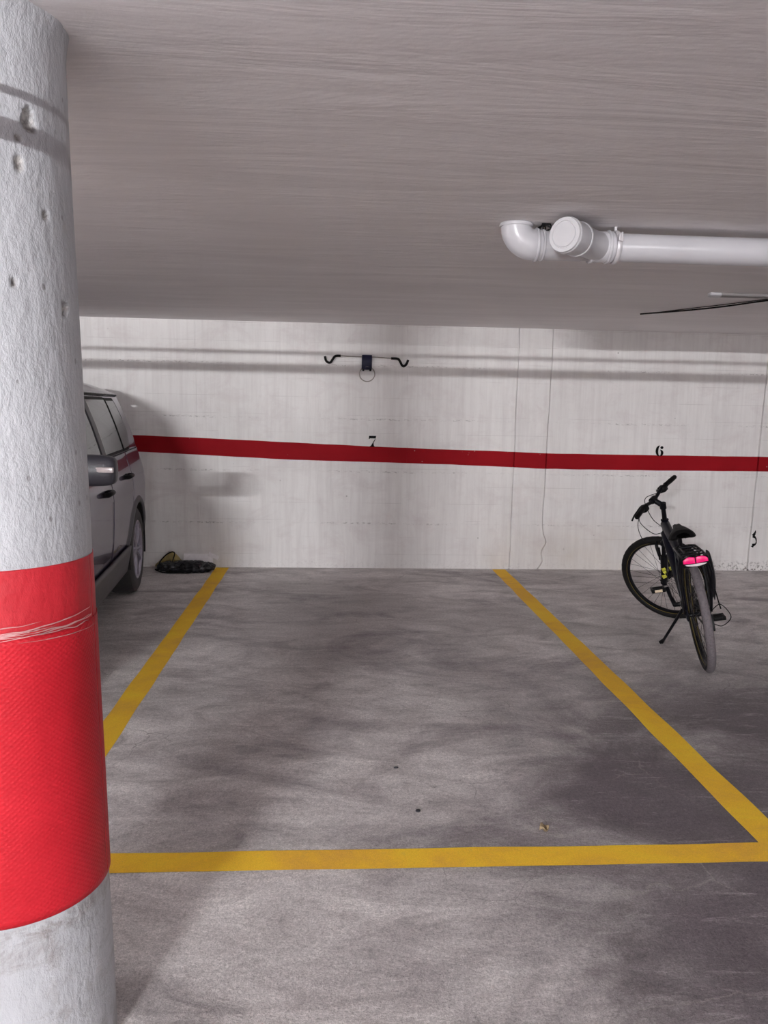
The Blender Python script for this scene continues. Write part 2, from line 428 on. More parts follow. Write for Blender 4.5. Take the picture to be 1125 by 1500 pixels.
def stripe_pts(z_of, t):
    out = []; cache = {}
    def pt(k, f, x0):
        z = z_of(x0); q = wall_profile(z)
        return (lerp(q[k][0], q[k+1][0], f), WALL_Y+lerp(q[k][1], q[k+1][1], f)-0.0018, z)
    for k, n in enumerate(NSEG):
        for i in range(n): out.append(pt(k, i/n, lerp(base[k][0], base[k+1][0], i/n)))
    out.append(pt(len(NSEG)-1, 1.0, X1)); return out
srows = [stripe_pts(lambda x, t=r/6: lerp(zb(x), zt(x), t), r/6) for r in range(7)]
sb = MB()
ns = len(srows[0])
sb.grid(lambda u, v: srows[round(v*6)][round(u*(ns-1))], ns-1, 6)
stripe = sb.build('painted_stripe', M_stripe, wall_back, smooth=30)
tag(stripe, 'dark red band painted along the white wall')

def glyph(name, polys, px_c, height_px, label):
    """flat stencilled numeral painted on the back wall; polys in a unit box, y up"""
    o = on_wall(*px_c, off=0.0028); s = height_px/158.0
    M = Matrix.Translation(o) @ Matrix.Rotation(R(90), 4, 'X') @ Matrix.Diagonal((s, s, 1, 1))
    mb = MB()
    for pl in polys: mb.prism(pl, 0.0006, M)
    g = mb.build(name, M_black_paint, wall_back, smooth=0); tag(g, label); return g
def arc(cx, cy, rx, ry, a0, a1, n=14):
    return [(cx+rx*math.cos(R(lerp(a0, a1, i/n))), cy+ry*math.sin(R(lerp(a0, a1, i/n)))) for i in range(n+1)]
seven = [[(-0.31, 0.5), (0.34, 0.5), (0.30, 0.27), (-0.24, 0.27), (-0.26, 0.20), (-0.34, 0.20)],
         [(0.24, 0.22), (0.29, 0.22), (0.11, -0.14), (0.13, -0.36), (0.24, -0.50), (-0.28, -0.50), (-0.12, -0.38), (0.02, -0.14)]]
glyph('painted_number', seven, (545.5, 646.5), 16.0, 'black stencilled numeral 7 above the red band')
six = [arc(0.02, 0, 0.38, 0.5, 98, 262) + arc(0.06, 0, 0.17, 0.47, 258, 102),
       arc(0.04, -0.19, 0.34, 0.31, -84, 84) + arc(0.04, -0.19, 0.10, 0.25, 80, -80),
       arc(0.21, 0.30, 0.14, 0.135, -150, 180) + [(0.06, 0.42), (0.05, 0.49), (0.12, 0.5)][:0]]
glyph('painted_number', six, (966, 660.5), 16.5, 'black stencilled numeral 6 above the red band')
# black spilt paint mark on the wall at the far right
mk = MB()
def wall_ribbon(pxs, ws):
    P = [on_wall(*q, off=0.0025) for q in pxs]
    for i in range(len(P)-1):
        a, b = P[i], P[i+1]; d = (b-a).normalized(); nr = Vector((-d.z, 0, d.x))
        wa, wb2 = ws[i]/316, ws[i+1]/316
        mk.add([a+nr*wa, a-nr*wa, b-nr*wb2, b+nr*wb2], [[0, 1, 2, 3]])
wall_ribbon([(1107, 777), (1106, 781), (1103, 785), (1107, 788), (1108, 793), (1107, 797), (1102, 799), (1103, 802)], [1, 3.5, 5, 2.5, 1.6, 2.2, 5.5, 1])
tag(mk.build('black_paint_mark', M_black_paint, wall_back, smooth=0), 'small black smear on the wall')

# yellow bay lines painted on the floor
def line(x0, x1, y0, y1, label):
    n = 40; mb = MB(); lx = (x1-x0) > (y1-y0)
    def f(u, v):
        x, y = lerp(x0, x1, u), lerp(y0, y1, v)
        if lx: y += 0.006*noise.noise(Vector((x*3, v*5, 1)))
        else: x += 0.006*noise.noise(Vector((u*5, y*3, 2)))
        return (x, y, 0.0018 if lx else 0.0012)
    mb.grid(f, n*3 if lx else 1, 1 if lx else n*3)
    o = mb.build('parking_line', M_yellow, fl, smooth=0); tag(o, label); return o
line(-1.0766, -0.9565, 2.50, 7.33, 'yellow bay line on the left by the car')
line(1.5171, 1.6412, 2.50, 7.33, 'yellow bay line on the right by the bicycle')
line(-6.0, 6.0, 2.4274, 2.5426, 'yellow line across the front of the bay')

# ------------------------------------------------------------------ pillar
PC = Vector((-0.708, 1.76)); PR = 0.2; LEAN = -0.0245
pil = empty('concrete_pillar', (PC.x, PC.y, 0))
tag(pil, 'round white concrete pillar with a wide red band at the left edge', 'pillar')
def pil_pt(a, z, r): return Vector((LEAN*z+r*math.cos(a), r*math.sin(a), z))
chips = []
for (px, py, rad, dep, el) in ((42, 166, 0.011, 0.012, 1.0), (43, 178, 0.012, 0.014, 1.2), (49, 188, 0.010, 0.010, 0.8), (28, 238, 0.008, 0.006, 1.7),
                               (92, 452, 0.013, 0.013, 1.0), (67, 316, 0.007, 0.008, 1.4), (28, 201, 0.006, 0.01, 1),
                               (64, 620, 0.006, 0.008, 1.2), (19, 413, 0.006, 0.007, 1.5), (74, 490, 0.005, 0.007, 1), (95, 200, 0.005, 0.008, 1), (20, 75, 0.005, 0.007, 1)):
    d = ray(px, py); c = Vector((PC.x+LEAN*1.9, PC.y)); a = d.xy.dot(d.xy); b = -2*d.xy.dot(c); cc = c.dot(c)-PR*PR
    D = b*b-4*a*cc
    if D < 0: continue
    p = EYE+d*((-b-math.sqrt(D))/(2*a)); chips.append((p-Vector((PC.x, PC.y, 0)), rad, dep, el))
NA, NZ = 260, 420
mb = MB(); chipv = []
def pf(u, v):
    a = u*2*PI; z = v*CEIL_Z; p = pil_pt(a, z, PR)
    k = 0.0
    for c, rad, dep, el in chips:
        d = p-c; q = math.sqrt(d.x**2+d.y**2+(d.z/el)**2)/rad
        q += 0.45*noise.noise(p*90)
        if q < 1.3:
            f = min(1.0, max(0.0, (1.15-q)/0.35)); k = max(k, f*dep)
    rr = PR-k+0.0022*noise.noise(Vector((p.x*9, p.y*9, z*3)))*(0.15 if 0.40 < z < 1.18 else 1)
    if z > 2.19: rr += 0.012*((z-2.19)/0.06)**2*(0.6+0.5*noise.noise(Vector((a*3, 0, 3))))
    chipv.append(min(1.0, k/0.005)); return pil_pt(a, z, rr)
vs = [pf(i/NA, j/NZ) for j in range(NZ+1) for i in range(NA)]
fs = [[j*NA+i, j*NA+(i+1) % NA, (j+1)*NA+(i+1) % NA, (j+1)*NA+i] for j in range(NZ) for i in range(NA)]
mb.add(vs, fs)
shaft = mb.build('shaft', M_pillar, pil, smooth=60, weld=False)
at = shaft.data.attributes.new('chip', 'FLOAT', 'POINT'); at.data.foreach_set('value', chipv)
def sleeve(name, z0, z1, r, mat, label, wav=None):
    mb = MB(); na, nz = 160, 40
    def f(u, v):
        a = u*2*PI; lo, hi = z0, z1
        if wav: hi = z1+wav*noise.noise(Vector((math.cos(a)*2, math.sin(a)*2, 1)))
        z = lerp(lo, hi, v)
        return pil_pt(a, z, r+0.0007*noise.noise(Vector((math.cos(a)*3, math.sin(a)*3, z*4))))
    mb.grid(f, na, nz)
    o = mb.build(name, mat, pil, smooth=60, weld=False)
    uvl = o.data.uv_layers.new(name='UVMap')
    for lp in o.data.loops:
        i = lp.vertex_index; uvl.data[lp.index].uv = ((i % (na+1))/na, (i//(na+1))/nz)
    tag(o, label); s = o.modifiers.new('solid', 'SOLIDIFY'); s.thickness = 0.0012; s.offset = -1
    return o
sleeve('painted_band', 1.00, 1.1665, PR+0.0016, M_redp, 'glossy red painted band above the foil')
sleeve('foil_wrap', 0.4135, 1.028, PR+0.0038, M_foil, 'red dimpled foil wrap', 0.012)
tpb = MB()
rnd = random.Random(3)
for k in range(13):
    a0 = R(rnd.uniform(-125, -55)); sp = R(rnd.uniform(30, 75)); z0 = 1.028+rnd.uniform(-0.012, 0.010); sl = rnd.uniform(-0.012, 0.022); w = rnd.uniform(0.001, 0.0035)
    def f(u, v, a0=a0, sp=sp, z0=z0, sl=sl, w=w, k=k):
        a = a0+u*sp
        return pil_pt(a, z0+sl*u+w*(v-0.5)*(1-abs(2*u-1)**3)+0.004*noise.noise(Vector((u*5, k, 0))), PR+0.0058+0.003*abs(noise.noise(Vector((u*9, v*2, k)))))
    tpb.grid(f, 26, 2)
tag(tpb.build('torn_tape', M_tape, pil, smooth=60), 'frayed whitish tape along the top of the foil')

# ------------------------------------------------------------------ lamps (behind the viewer)
def mat_tube(strength):
    t = NT('lit_fluorescent_tube'); t.b.inputs['Emission Color'].default_value = (0.985, 0.985, 1.0, 1); t.b.inputs['Emission Strength'].default_value = strength
    return t.out((0.9, 0.9, 0.9), 0.4)
def lamp(x, y, rz, strength, label, length=1.2, zt_=2.165):
    r = empty('ceiling_lamp', M=Matrix.Translation((x, y, CEIL_Z)) @ Matrix.Rotation(rz, 4, 'Z'))
    tag(r, label, 'ceiling lamp', 'fluorescent lamps on the garage ceiling')
    MB().box((0, 0, -0.025), (length+0.06, 0.07, 0.05), bev=0.006).build('housing', M_white_metal, r)
    d = zt_-CEIL_Z
    MB().tube([(-length/2, 0, d), (length/2, 0, d)], 0.013, 14).build('tube', mat_tube(strength), r)
    for s in (-1, 1):
        MB().box((s*(length/2+0.012), 0, d/2-0.005), (0.024, 0.032, -d+0.035), bev=0.004).build('tube_holder', M_white_metal, r)
    return r
LAMP = 1500
lamp(-2.2, -4.4, 0, LAMP*4.2, 'lit fluorescent batten behind the viewer, left of the pillar line', 0.9, 2.18)
lamp(-5.2, 2.2, R(90), LAMP*0.22, 'unseen fill batten added at the far left of the garage')  # fill lamp added out of view to brighten the back wall
lamp(3.6, -4.2, 0, LAMP*0.8, 'lit fluorescent batten behind the viewer, right of the bay', 1.2, 2.18)
# round lamp added out of view, set low to graze the ceiling with light
bl = empty('added_low_lamp', (-0.03, YB, 0.75))
tag(bl, 'added round fill lamp low on the wall behind the viewer', 'added fill lamp')
MY = Matrix.Rotation(R(-90), 4, 'X')
MB().lathe([(0.13, 0.0), (0.13, 0.04), (0.115, 0.05), (0.10, 0.05), (0.10, 0.0)], 40, MY).build('base_ring', M_white_metal, bl)
MB().lathe([(0.10, 0.02), (0.095, 0.05), (0.06, 0.075), (0.0, 0.085)], 32, MY).build('globe', mat_tube(LAMP*0.4), bl)

# service pipes crossing above the driving lane
def service_pipe(y, z, r, label):
    mb = MB().tube([(X0, y, z), (X1, y, z)], r, 16)
    o = mb.build('service_pipe', M_pvc, smooth=50)
    tag(o, label, 'pipe')
    for x in (-6.5, -3.4, 2.6, 6.0):
        MB().tube([(x, y, z+r*0.6), (x, y, CEIL_Z)], 0.006, 8).build('hanger', M_steel, o)
    return o
service_pipe(0.80, 2.030, 0.018, 'thicker of two service pipes hung across the garage above the viewer')
service_pipe(0.78, 2.092, 0.007, 'thinner of two service pipes hung across the garage above the viewer')

# ------------------------------------------------------------------ white drain pipe under the ceiling
PY, PZ, PRAD = 3.30, 2.170, 0.056
dp = empty('drain_pipe', (1.0, PY, PZ))
tag(dp, 'white plastic drain pipe with elbow and capped branch under the ceiling', 'pipe')
def L(x, y, z): return Vector((x-1.0, y-PY, z-PZ))
MB().tube([L(1.0, PY, PZ), L(X1-0.02, PY, PZ)], PRAD, 40).build('straight_pipe', M_pvc, dp, smooth=50)
ex = 0.728; br = 0.072
pts = [L(ex, PY, CEIL_Z-0.002), L(ex, PY, PZ+br)]
pts += [L(ex+br-br*math.cos(a), PY, PZ+br-br*math.sin(a)) for a in [R(6*i) for i in range(1, 16)]]
pts += [L(ex+br+0.03, PY, PZ)]
elbow = MB().tube(pts, 0.0615, 40).build('elbow', M_pvc, dp, smooth=50)
def ring(name, c, axis, r, tube_r, mat, parent, w=None):
    q = Vector((0, 0, 1)).rotation_difference(Vector(axis)).to_matrix().to_4x4()
    M = Matrix.Translation(c) @ q; mb = MB()
    w = w or tube_r
    prof = [(r-0.008, -w), (r+tube_r*0.6, -w), (r+tube_r, -w*0.5), (r+tube_r, w*0.5), (r+tube_r*0.6, w), (r-0.008, w)]
    mb.lathe(prof, 44, M, closed=True); return mb.build(name, mat, parent, smooth=50)
ring('rim', L(ex, PY, CEIL_Z-0.008), (0, 0, 1), 0.0615, 0.006, M_pvc, elbow, 0.007)
ring('rim', L(ex+br+0.012, PY, PZ), (1, 0, 0), 0.0615, 0.005, M_pvc, elbow, 0.006)
ring('rim', L(ex+br+0.036, PY, PZ), (1, 0, 0), 0.0600, 0.004, M_pvc, elbow, 0.005)
MB().tube([L(ex+br+0.02, PY, PZ), L(1.0, PY, PZ)], 0.0585, 40).build('connector', M_pvc, dp, smooth=50)
bd = Vector((-0.70, -0.71, 0.0)).normalized()
b0 = Vector((1.075, PY, PZ)); b1 = b0+bd*0.285
branch = MB().tube([L(*b0), L(*(b0+bd*0.17)), L(*(b0+bd*0.18)), L(*(b1))], [0.057, 0.057, 0.0635, 0.0635], 44).build('branch', M_pvc, dp, smooth=40)
ring('rim', L(*(b0+bd*0.185)), bd, 0.0630, 0.004, M_pvc, branch, 0.006)
ring('rim', L(*(b1-bd*0.01)), bd, 0.0635, 0.005, M_pvc, branch, 0.008)
q = Vector((0, 0, 1)).rotation_difference(bd).to_matrix().to_4x4()
MB().lathe([(0.064, -0.004), (0.066, 0.003), (0.064, 0.009), (0.052, 0.010), (0.050, 0.0065), (0.047, 0.0065), (0.045, 0.011), (0.0, 0.012)], 48, Matrix.Translation(L(*b1)) @ q).build('end_cap', M_pvc_cap, dp, smooth=40)
col_ = MB().tube([L(1.035, PY, PZ), L(1.125, PY, PZ)], 0.0615, 44).build('collar', M_pvc, dp, smooth=50)
ring('rim', L(1.040, PY, PZ), (1, 0, 0), 0.0615, 0.005, M_pvc, col_, 0.006)
ring('rim', L(1.108, PY, PZ), (1, 0, 0), 0.0615, 0.005, M_pvc, col_, 0.006)
clamp = ring('pipe_clamp', L(1.140, PY, PZ), (1, 0, 0), 0.0575, 0.009, M_clamp, dp, 0.010)
MB().tube([L(1.140, PY, PZ+0.06), L(1.140, PY, CEIL_Z)], 0.006, 10).build('hanger_rod', M_clamp, clamp)
kb = MB().box(L(1.140, PY-0.066, PZ+0.026), (0.020, 0.022, 0.028), bev=0.003)
kb.build('clamp_lug', M_clamp, clamp)
MB().tube([L(1.140, PY-0.080, PZ+0.044), L(1.140, PY-0.080, PZ+0.010)], 0.005, 10).build('clamp_screw', M_clamp, clamp)
gapb = MB()
for k in range(9):
    a = rnd.uniform(0, 6.28)
    gapb.tube([L(0.84+rnd.uniform(-.03, .03), PY-0.02, CEIL_Z), L(0.84+rnd.uniform(-.03, .03), PY-0.03, CEIL_Z-0.02), L(0.835+rnd.uniform(-.03, .03), PY-0.02, CEIL_Z-0.045)], 0.003, 6)
gapb.build('tie_wire', M_black_plastic, dp)

# slim ceiling batten and loose cable near the right
a = on_ceiling(1047, 429)
bt_ = empty('ceiling_batten', (a.x, a.y, CEIL_Z))
tag(bt_, 'slim grey ceiling batten with a white end near the right edge', 'ceiling batten')
MB().box((0.92, 0, -0.012), (1.78, 0.045, 0.024), bev=0.004).build('cover', plain('dusty_grey_cover', (0.24, 0.222, 0.222), 0.6, var=0.05), bt_)
MB().box((0.0, 0, -0.013), (0.07, 0.048, 0.027), bev=0.004).build('end_piece', M_pvc, bt_)
cb = MB()
P = [on_ceiling(938, 460, 0.010), on_ceiling(1008, 454.5, 0.012), on_ceiling(1060, 449, 0.016), on_ceiling(1125, 440, 0.012)]
d = (P[-1]-P[-2]); P.append(P[-1]+Vector((d.x, d.y, 0))*2.0)
cb.tube(spline(P, 6), 0.0055, 8)
P2 = [P[0]+Vector((0.05, -0.055, 0)), on_ceiling(1010, 452, 0.006), on_ceiling(1062, 446, 0.008), on_ceiling(1125, 438, 0.008)]
cb.tube(spline(P2, 6), 0.003, 8)
tag(cb.build('loose_cable', M_black_plastic, smooth=50), 'thin dark double cable running slantwise along the ceiling at right', 'cable')

# ------------------------------------------------------------------ bicycle hook on the wall
W_OFF = 0.0
hk = empty('wall_hook', tuple(on_wall(537.3, 531)))
tag(hk, 'folding wall hook with two curved arms and a wire ring above numeral 7', 'wall hook')
def H(px, py, off): return on_wall(px, py, off)-hk.location
MB().box((0, -0.022, 0), (0.092, 0.044, 0.132), bev=0.006).build('bracket', M_navy, hk)
left = [H(530, 522.6, .045), H(510, 521.9, .05), H(499, 521.2, .055), H(491.5, 521.6, .06), H(487.5, 526, .063), H(484.5, 530.5, .066), H(481, 531, .068), H(477.5, 528, .07), H(476, 521.8, .07)]
right = [H(545, 523, .045), H(560, 523.8, .05), H(573, 524.9, .055), H(582.5, 525.6, .06), H(586, 529.5, .063), H(588.5, 534.5, .066), H(591.5, 536.4, .068), H(595.2, 533.5, .07), H(598, 527.2, .07)]
for pl in (left, right):
    arm = MB().tube(spline(pl[:4], 6), 0.0048, 8).build('hook_arm', M_steel, hk, smooth=50)
    MB().tube(spline(pl[2:], 6), 0.011, 10).build('rubber_sleeve', M_black_plastic, arm, smooth=50)
rc = H(537.8, 548, .03)
MB().tube([rc+Vector((0.069*math.cos(R(8*i)), -0.01*math.sin(R(8*i)), 0.066*math.sin(R(8*i)))) for i in range(45)], 0.0045, 8, closed=True).build('wire_ring', M_steel, hk, smooth=50)
for s in (-1, 1):
    MB().box((s*0.032, -0.030, -0.068), (0.018, 0.03, 0.022), bev=0.004).build('ring_clip', M_black_plastic, hk)

# ------------------------------------------------------------------ things lying by the wall at left
def crumple(name, c, dims, mat, seed, amp, flat=True, sub=5, freq=7.0):
    bm = bmesh.new(); bmesh.ops.create_icosphere(bm, subdivisions=sub, radius=1.0)
    for v in bm.verts:
        p = v.co.copy()
        s = Vector((math.copysign(abs(p.x)**0.75, p.x)*dims[0]/2, math.copysign(abs(p.y)**0.75, p.y)*dims[1]/2, math.copysign(abs(p.z)**0.8, p.z)*dims[2]/2))
        q = Vector((s.x*freq, s.y*freq, s.z*freq+seed))
        n = 1-2*abs(noise.noise(q*1.3)); n2 = 1-2*abs(noise.noise(q*3.1))
        s += p.normalized()*amp*(0.7*n+0.4*n2)
        s.z = max(s.z, -dims[2]/2) if flat else s.z
        v.co = s+Vector((0, 0, dims[2]/2))
    mb = MB(); bm.verts.index_update()
    mb.add([v.co for v in bm.verts], [[v.index for v in f.verts] for f in bm.faces]); bm.free()
    o = mb.build(name, mat, smooth=70); o.location = c; return o
M_bag = plain('black_nylon', (0.010, 0.010, 0.014), 0.35, var=0.5, scale=18, bump=0.5)
M_ybag = plain('yellowish_plastic_sack', (0.36, 0.27, 0.09), 0.5, var=0.35, scale=12)
M_board = plain('white_foam_board', (0.93, 0.90, 0.92), 0.5, var=0.06)
bag = crumple('black_bag', (-1.315, 7.155, 0.0), (0.50, 0.17, 0.085), M_bag, 2.0, 0.015, freq=15.0, sub=6)
tag(bag, 'flattened black nylon bag lying on the floor against the wall', 'bag')
bx = Vector(bag.location)
def strap(pts, r=0.006):
    MB().tube(spline([Vector(p)-bx for p in pts], 8), r, 8).build('strap', M_black_plastic, bag, smooth=60)
strap([(-1.55, 7.12, 0.04), (-1.545, 7.13, 0.09), (-1.50, 7.18, 0.145), (-1.45, 7.20, 0.168), (-1.425, 7.19, 0.155), (-1.435, 7.15, 0.10), (-1.44, 7.12, 0.06)])
strap([(-1.555, 7.13, 0.02), (-1.575, 7.08, 0.03), (-1.50, 7.045, 0.012), (-1.38, 7.04, 0.010), (-1.27, 7.05, 0.010), (-1.24, 7.09, 0.03)])
strap([(-1.36, 7.07, 0.05), (-1.34, 7.06, 0.085), (-1.315, 7.07, 0.075), (-1.31, 7.06, 0.04)], 0.005)
ys = crumple('yellow_sack', (-1.50, 7.302, 0.0), (0.24, 0.060, 0.155), M_ybag, 5.0, 0.008, freq=14.0)
for v_ in ys.data.vertices:
    f_ = min(1.0, max(0.0, (v_.co.x+0.13)/0.16)); g_ = min(1.0, max(0.0, (0.13-v_.co.x)/0.10))
    v_.co.z *= (0.25+0.75*f_)*(0.55+0.45*g_)
tag(ys, 'crumpled yellowish sack leaning on the wall behind the black bag', 'sack')
wbd = MB().box((0, 0, 0), (0.27, 0.136, 0.020), bev=0.004)
wbd.box((0.135, 0.045, 0.004), (0.10, 0.04, 0.014), Matrix.Rotation(R(-24), 4, 'Z'), bev=0.003)
ob = wbd.build('white_board', M_board); ob.matrix_world = Matrix.Translation((-1.235, 7.307, 0.0675)) @ Matrix.Rotation(R(60), 4, 'X')
tag(ob, 'white offcut of board leaning on the wall behind the black bag', 'board')

# litter on the floor
lf = MB(); c = on_floor(797, 1218)
lf.grid(lambda u, v: (c.x+(u-0.5)*0.034, c.y+(v-0.5)*0.045*(1-(2*u-1)**2), 0.004+0.016*abs(v-0.5)*2+0.006*math.sin(u*7)), 12, 8)
tag(lf.build('dry_leaf', plain('dry_brown_leaf', (0.40, 0.30, 0.18), 0.7, var=0.4, scale=60), smooth=60, solid=0.001), 'small dry brown leaf on the concrete behind the front yellow line', 'leaf')
for (px, py, sx, sy, lab) in ((580, 1125, 0.016, 0.006, 'small dark scrap on the concrete in mid bay'), (612, 1188, 0.014, 0.016, 'dark crumb on the concrete near the front yellow line')):
    c = on_floor(px, py); o = crumple('floor_scrap', (c.x, c.y, 0), (sx, sy, 0.004), M_dark_plastic, px, 0.0025, sub=3, freq=90)
    tag(o, lab, 'litter')

# ------------------------------------------------------------------ car
TH = R(5.14)
cu = Vector((math.cos(TH), math.sin(TH), 0))
car = empty('car', M=Matrix.Translation(Vector((-1.50, 5.90, 0))-cu*0.9) @ Matrix.Rotation(TH, 4, 'Z'))
tag(car, 'silvery lilac compact off-road car parked behind the pillar', 'car')
def mat_paint():
    t = NT('silver_lilac_car_paint'); c = t.coord()
    f = t.noise(c, 900, 1)
    col = t.ramp(f, [(0.3, (0.075, 0.058, 0.105)), (0.7, (0.098, 0.080, 0.135))])
    return t.out(col, 0.24, None, Metallic=0.25, Coat_Weight=0.6, Coat_Roughness=0.03)
M_paint = mat_paint()
M_glass = plain('dark_car_glass', (0.010, 0.010, 0.016), 0.03, var=0.0)
M_rubber = plain('tyre_rubber', (0.035, 0.032, 0.033), 0.75, bump=0.3)
M_rim = plain('lilac_grey_alloy', (0.30, 0.28, 0.34), 0.4, 0.6)
M_trim = plain('black_window_rubber', (0.004, 0.004, 0.005), 0.6, Specular_IOR_Level=0.1)
M_inner = plain('dark_underbody', (0.012, 0.011, 0.012), 0.8)
M_clad = plain('grey_cladding', (0.075, 0.07, 0.08), 0.5, bump=0.15)
M_lens = plain('white_lamp_lens', (0.42, 0.36, 0.36), 0.2)
M_redlens = plain('red_lamp_lens', (0.45, 0.02, 0.02), 0.2)
FZ = [(0.25, 0.06), (0.42, 0.028), (0.55, 0.010), (0.70, 0.003), (0.85, 0.0), (0.95, 0.010), (1.02, 0.028), (1.10, 0.052), (1.20, 0.080), (1.35, 0.130), (1.50, 0.190), (1.56, 0.225), (1.60, 0.27)]
def U(v, z):
    w = 0.9-interp(z, FZ)
    if v > 0.80: w -= 0.15*min(1.3, (v-0.80)/0.36)**2.4
    if v < -2.3: w -= 0.20*min(1.3, (-2.3-v)/0.70)**2.2
    return w
AR, AV, FV = 0.395, 0.47, -2.08
def arch(v, c, lo):
    d = abs(v-c); return max(lo, 0.335+math.sqrt(AR*AR-d*d)) if d < AR else lo
def side_patch(name, mat, vl, vr, zlo, zhi, off, nu=24, nv=18, parent=car, both=True, solid=0.006):
    out = []
    for s in ((1, -1) if both else (1,)):
        mb = MB()
        def f(a, b, s=s):
            z0 = 0.8
            v = lerp(vl(z0), vr(z0), a)
            for _ in range(3):
                z = lerp(zlo(v), zhi(v), b); v = lerp(vl(z), vr(z), a)
            return (s*(U(v, z)+off), v, z)
        mb.grid(f, nu, nv)
        o = mb.build(name, mat, parent, smooth=40)
        o.data.flip_normals() if False else None
        if solid:
            md = o.modifiers.new('solid', 'SOLIDIFY'); md.thickness = solid; md.offset = 0
        out.append(o)
    return out
K = lambda x: (lambda *_: x)
belt = lambda v: 1.115+0.02*(v+1.6)/2.6
# inner shell (dark, seen only through the gaps)
sh = MB()
sts = [-2.95, -2.7, -2.3, -1.75, -1.2, -0.6, 0, 0.5, 0.85, 1.05]
def shell(u_, v_):
    v = sts[round(u_*(len(sts)-1))]; n = 10; k = round(v_*2*n)
    top = 1.0 if v < -1.7 else 1.5
    z = 0.30+(top-0.30)*(k/n if k <= n else (2*n-k)/n); s = 1 if k <= n else -1
    w = U(v, z)-0.03
    if abs(v-AV) < 0.42 or abs(v-FV) < 0.42:
        if z < 0.74: w = min(w, 0.62)
    return (s*w, v, z)
sh.grid(shell, len(sts)-1, 20)
sh.box((0, -0.95, 0.31), (1.2, 3.9, 0.14))
sh.build('underbody', M_inner, car, smooth=0)
# painted skins
front_doors = side_patch('door', M_paint, K(-1.64), K(-0.586), K(0.43), belt, 0.0)
rear_doors = side_patch('door', M_paint, K(-0.578), lambda z: 0.245, lambda v: arch(v, AV, 0.43), belt, 0.0, 40, 18)
side_patch('rear_quarter_panel', M_paint, lambda z: 0.253, lambda z: 1.10-max(0, z-0.95)*0.18, lambda v: arch(v, AV, 0.43), belt, 0.0, 60, 18)
side_patch('front_wing', M_paint, K(-2.98), K(-1.648), lambda v: arch(v, FV, 0.43), lambda v: 1.02+0.095*(v+2.98)/1.33, 0.0, 60, 14)
side_patch('greenhouse_pillar', M_paint, lambda z: -1.64+(z-1.1)*1.35, lambda z: 1.073-max(0, z-1.1)*0.28, lambda v: belt(v)+0.004, K(1.575), -0.002, 60, 14)
# window rubbers, glass
def window(vl, vr, z0, z1):
    rb = side_patch('window_frame', M_trim, lambda z: vl(z)-0.030, lambda z: vr(z)+0.030, lambda v: z0(v)-0.02, lambda v: z1(v)+0.02, 0.005, 16, 10)
    for o, s in zip(rb, (1, -1)):
        mb = MB()
        def f(a, b):
            v = lerp(vl(1.3), vr(1.3), a)
            for _ in range(3):
                z = lerp(z0(v), z1(v), b); v = lerp(vl(z), vr(z), a)
            return (s*(U(v, z)+0.0105), v, z)
        mb.grid(f, 16, 10); mb.build('pane', M_glass, o, smooth=40)
window(lambda z: -1.50+(z-1.14)*1.30, lambda z: -0.66+(z-1.14)*0.10, lambda v: belt(v)+0.03, K(1.515))
window(lambda z: -0.50+(z-1.14)*0.10, lambda z: 0.16+(z-1.14)*0.06, lambda v: belt(v)+0.03, K(1.520))
window(lambda z: 0.225+(z-1.14)*0.06, lambda z: 0.66-(z-1.14)*0.30, lambda v: belt(v)+0.03+0.22*max(0, (v-0.42)/0.24)**2, K(1.515))
side_patch('pillar_trim', M_dark_plastic, lambda z: -0.64+(z-1.14)*0.10, lambda z: -0.53+(z-1.14)*0.10, lambda v: belt(v)+0.01, K(1.53), 0.012, 6, 10)
side_patch('drip_rail', M_trim, K(-1.02), K(0.93), K(1.555), K(1.563), 0.008, 40, 2)
# roof
def roof(a, b):
    v = lerp(-1.06, 0.955, b); t = (a-0.5)*2
    e = U(v, 1.572)+0.002
    x = e*math.copysign(abs(t)**0.85, t)
    z = 1.572+0.108*(1-abs(t)**4.5)*(1-0.55*max(0, (b-0.5)*2)**4)-0.03*max(0, (0.5-b)*2)**3
    return (x, v, z)
MB().grid(roof, 40, 30).build('roof', M_paint, car, smooth=50, solid=0.008)
# windscreen, bonnet, front and rear faces
def ws(a, b):
    t = (a-0.5)*2; z = lerp(1.10, 1.565, b); v = lerp(-1.72, -1.065, b)-0.14*(1-t*t)*(1-b)
    return (t*(U(-1.5, z)-0.015), v, z)
MB().grid(ws, 24, 10).build('windscreen', M_glass, car, smooth=50, solid=0.005)
def bonnet(a, b):
    t = (a-0.5)*2; v = lerp(-2.97, -1.66, b)-0.13*(1-t*t)*(1 if b > .5 else 0.8)
    return (t*(U(min(v, -1.7), 0.99)-0.01), v, lerp(1.005, 1.10, b)+0.035*(1-t**4))
MB().grid(bonnet, 24, 14).build('bonnet', M_paint, car, smooth=50, solid=0.006)
def face(vv, bulge, z0, z1, w):
    def f(a, b):
        t = (a-0.5)*2; z = lerp(z0, z1, b)
        return (t*w(z), vv(z)+bulge*(1-t*t), z)
    return f
MB().grid(face(lambda z: -2.985, -0.16, 0.62, 1.02, lambda z: U(-2.985, z)), 24, 8).build('front_panel', M_paint, car, smooth=50, solid=0.01)
fb = MB().grid(face(lambda z: -2.99, -0.20, 0.25, 0.66, lambda z: U(-2.985, z)+0.01), 24, 8).build('front_bumper', M_clad, car, smooth=50, solid=0.02)
gr = MB()
for k in range(7):
    gr.box(((k-3)*0.115, -3.135+0.02*abs(k-3)*0.4, 0.86), (0.07, 0.05, 0.17), bev=0.012)
gr.build('grille', M_black_plastic, car)
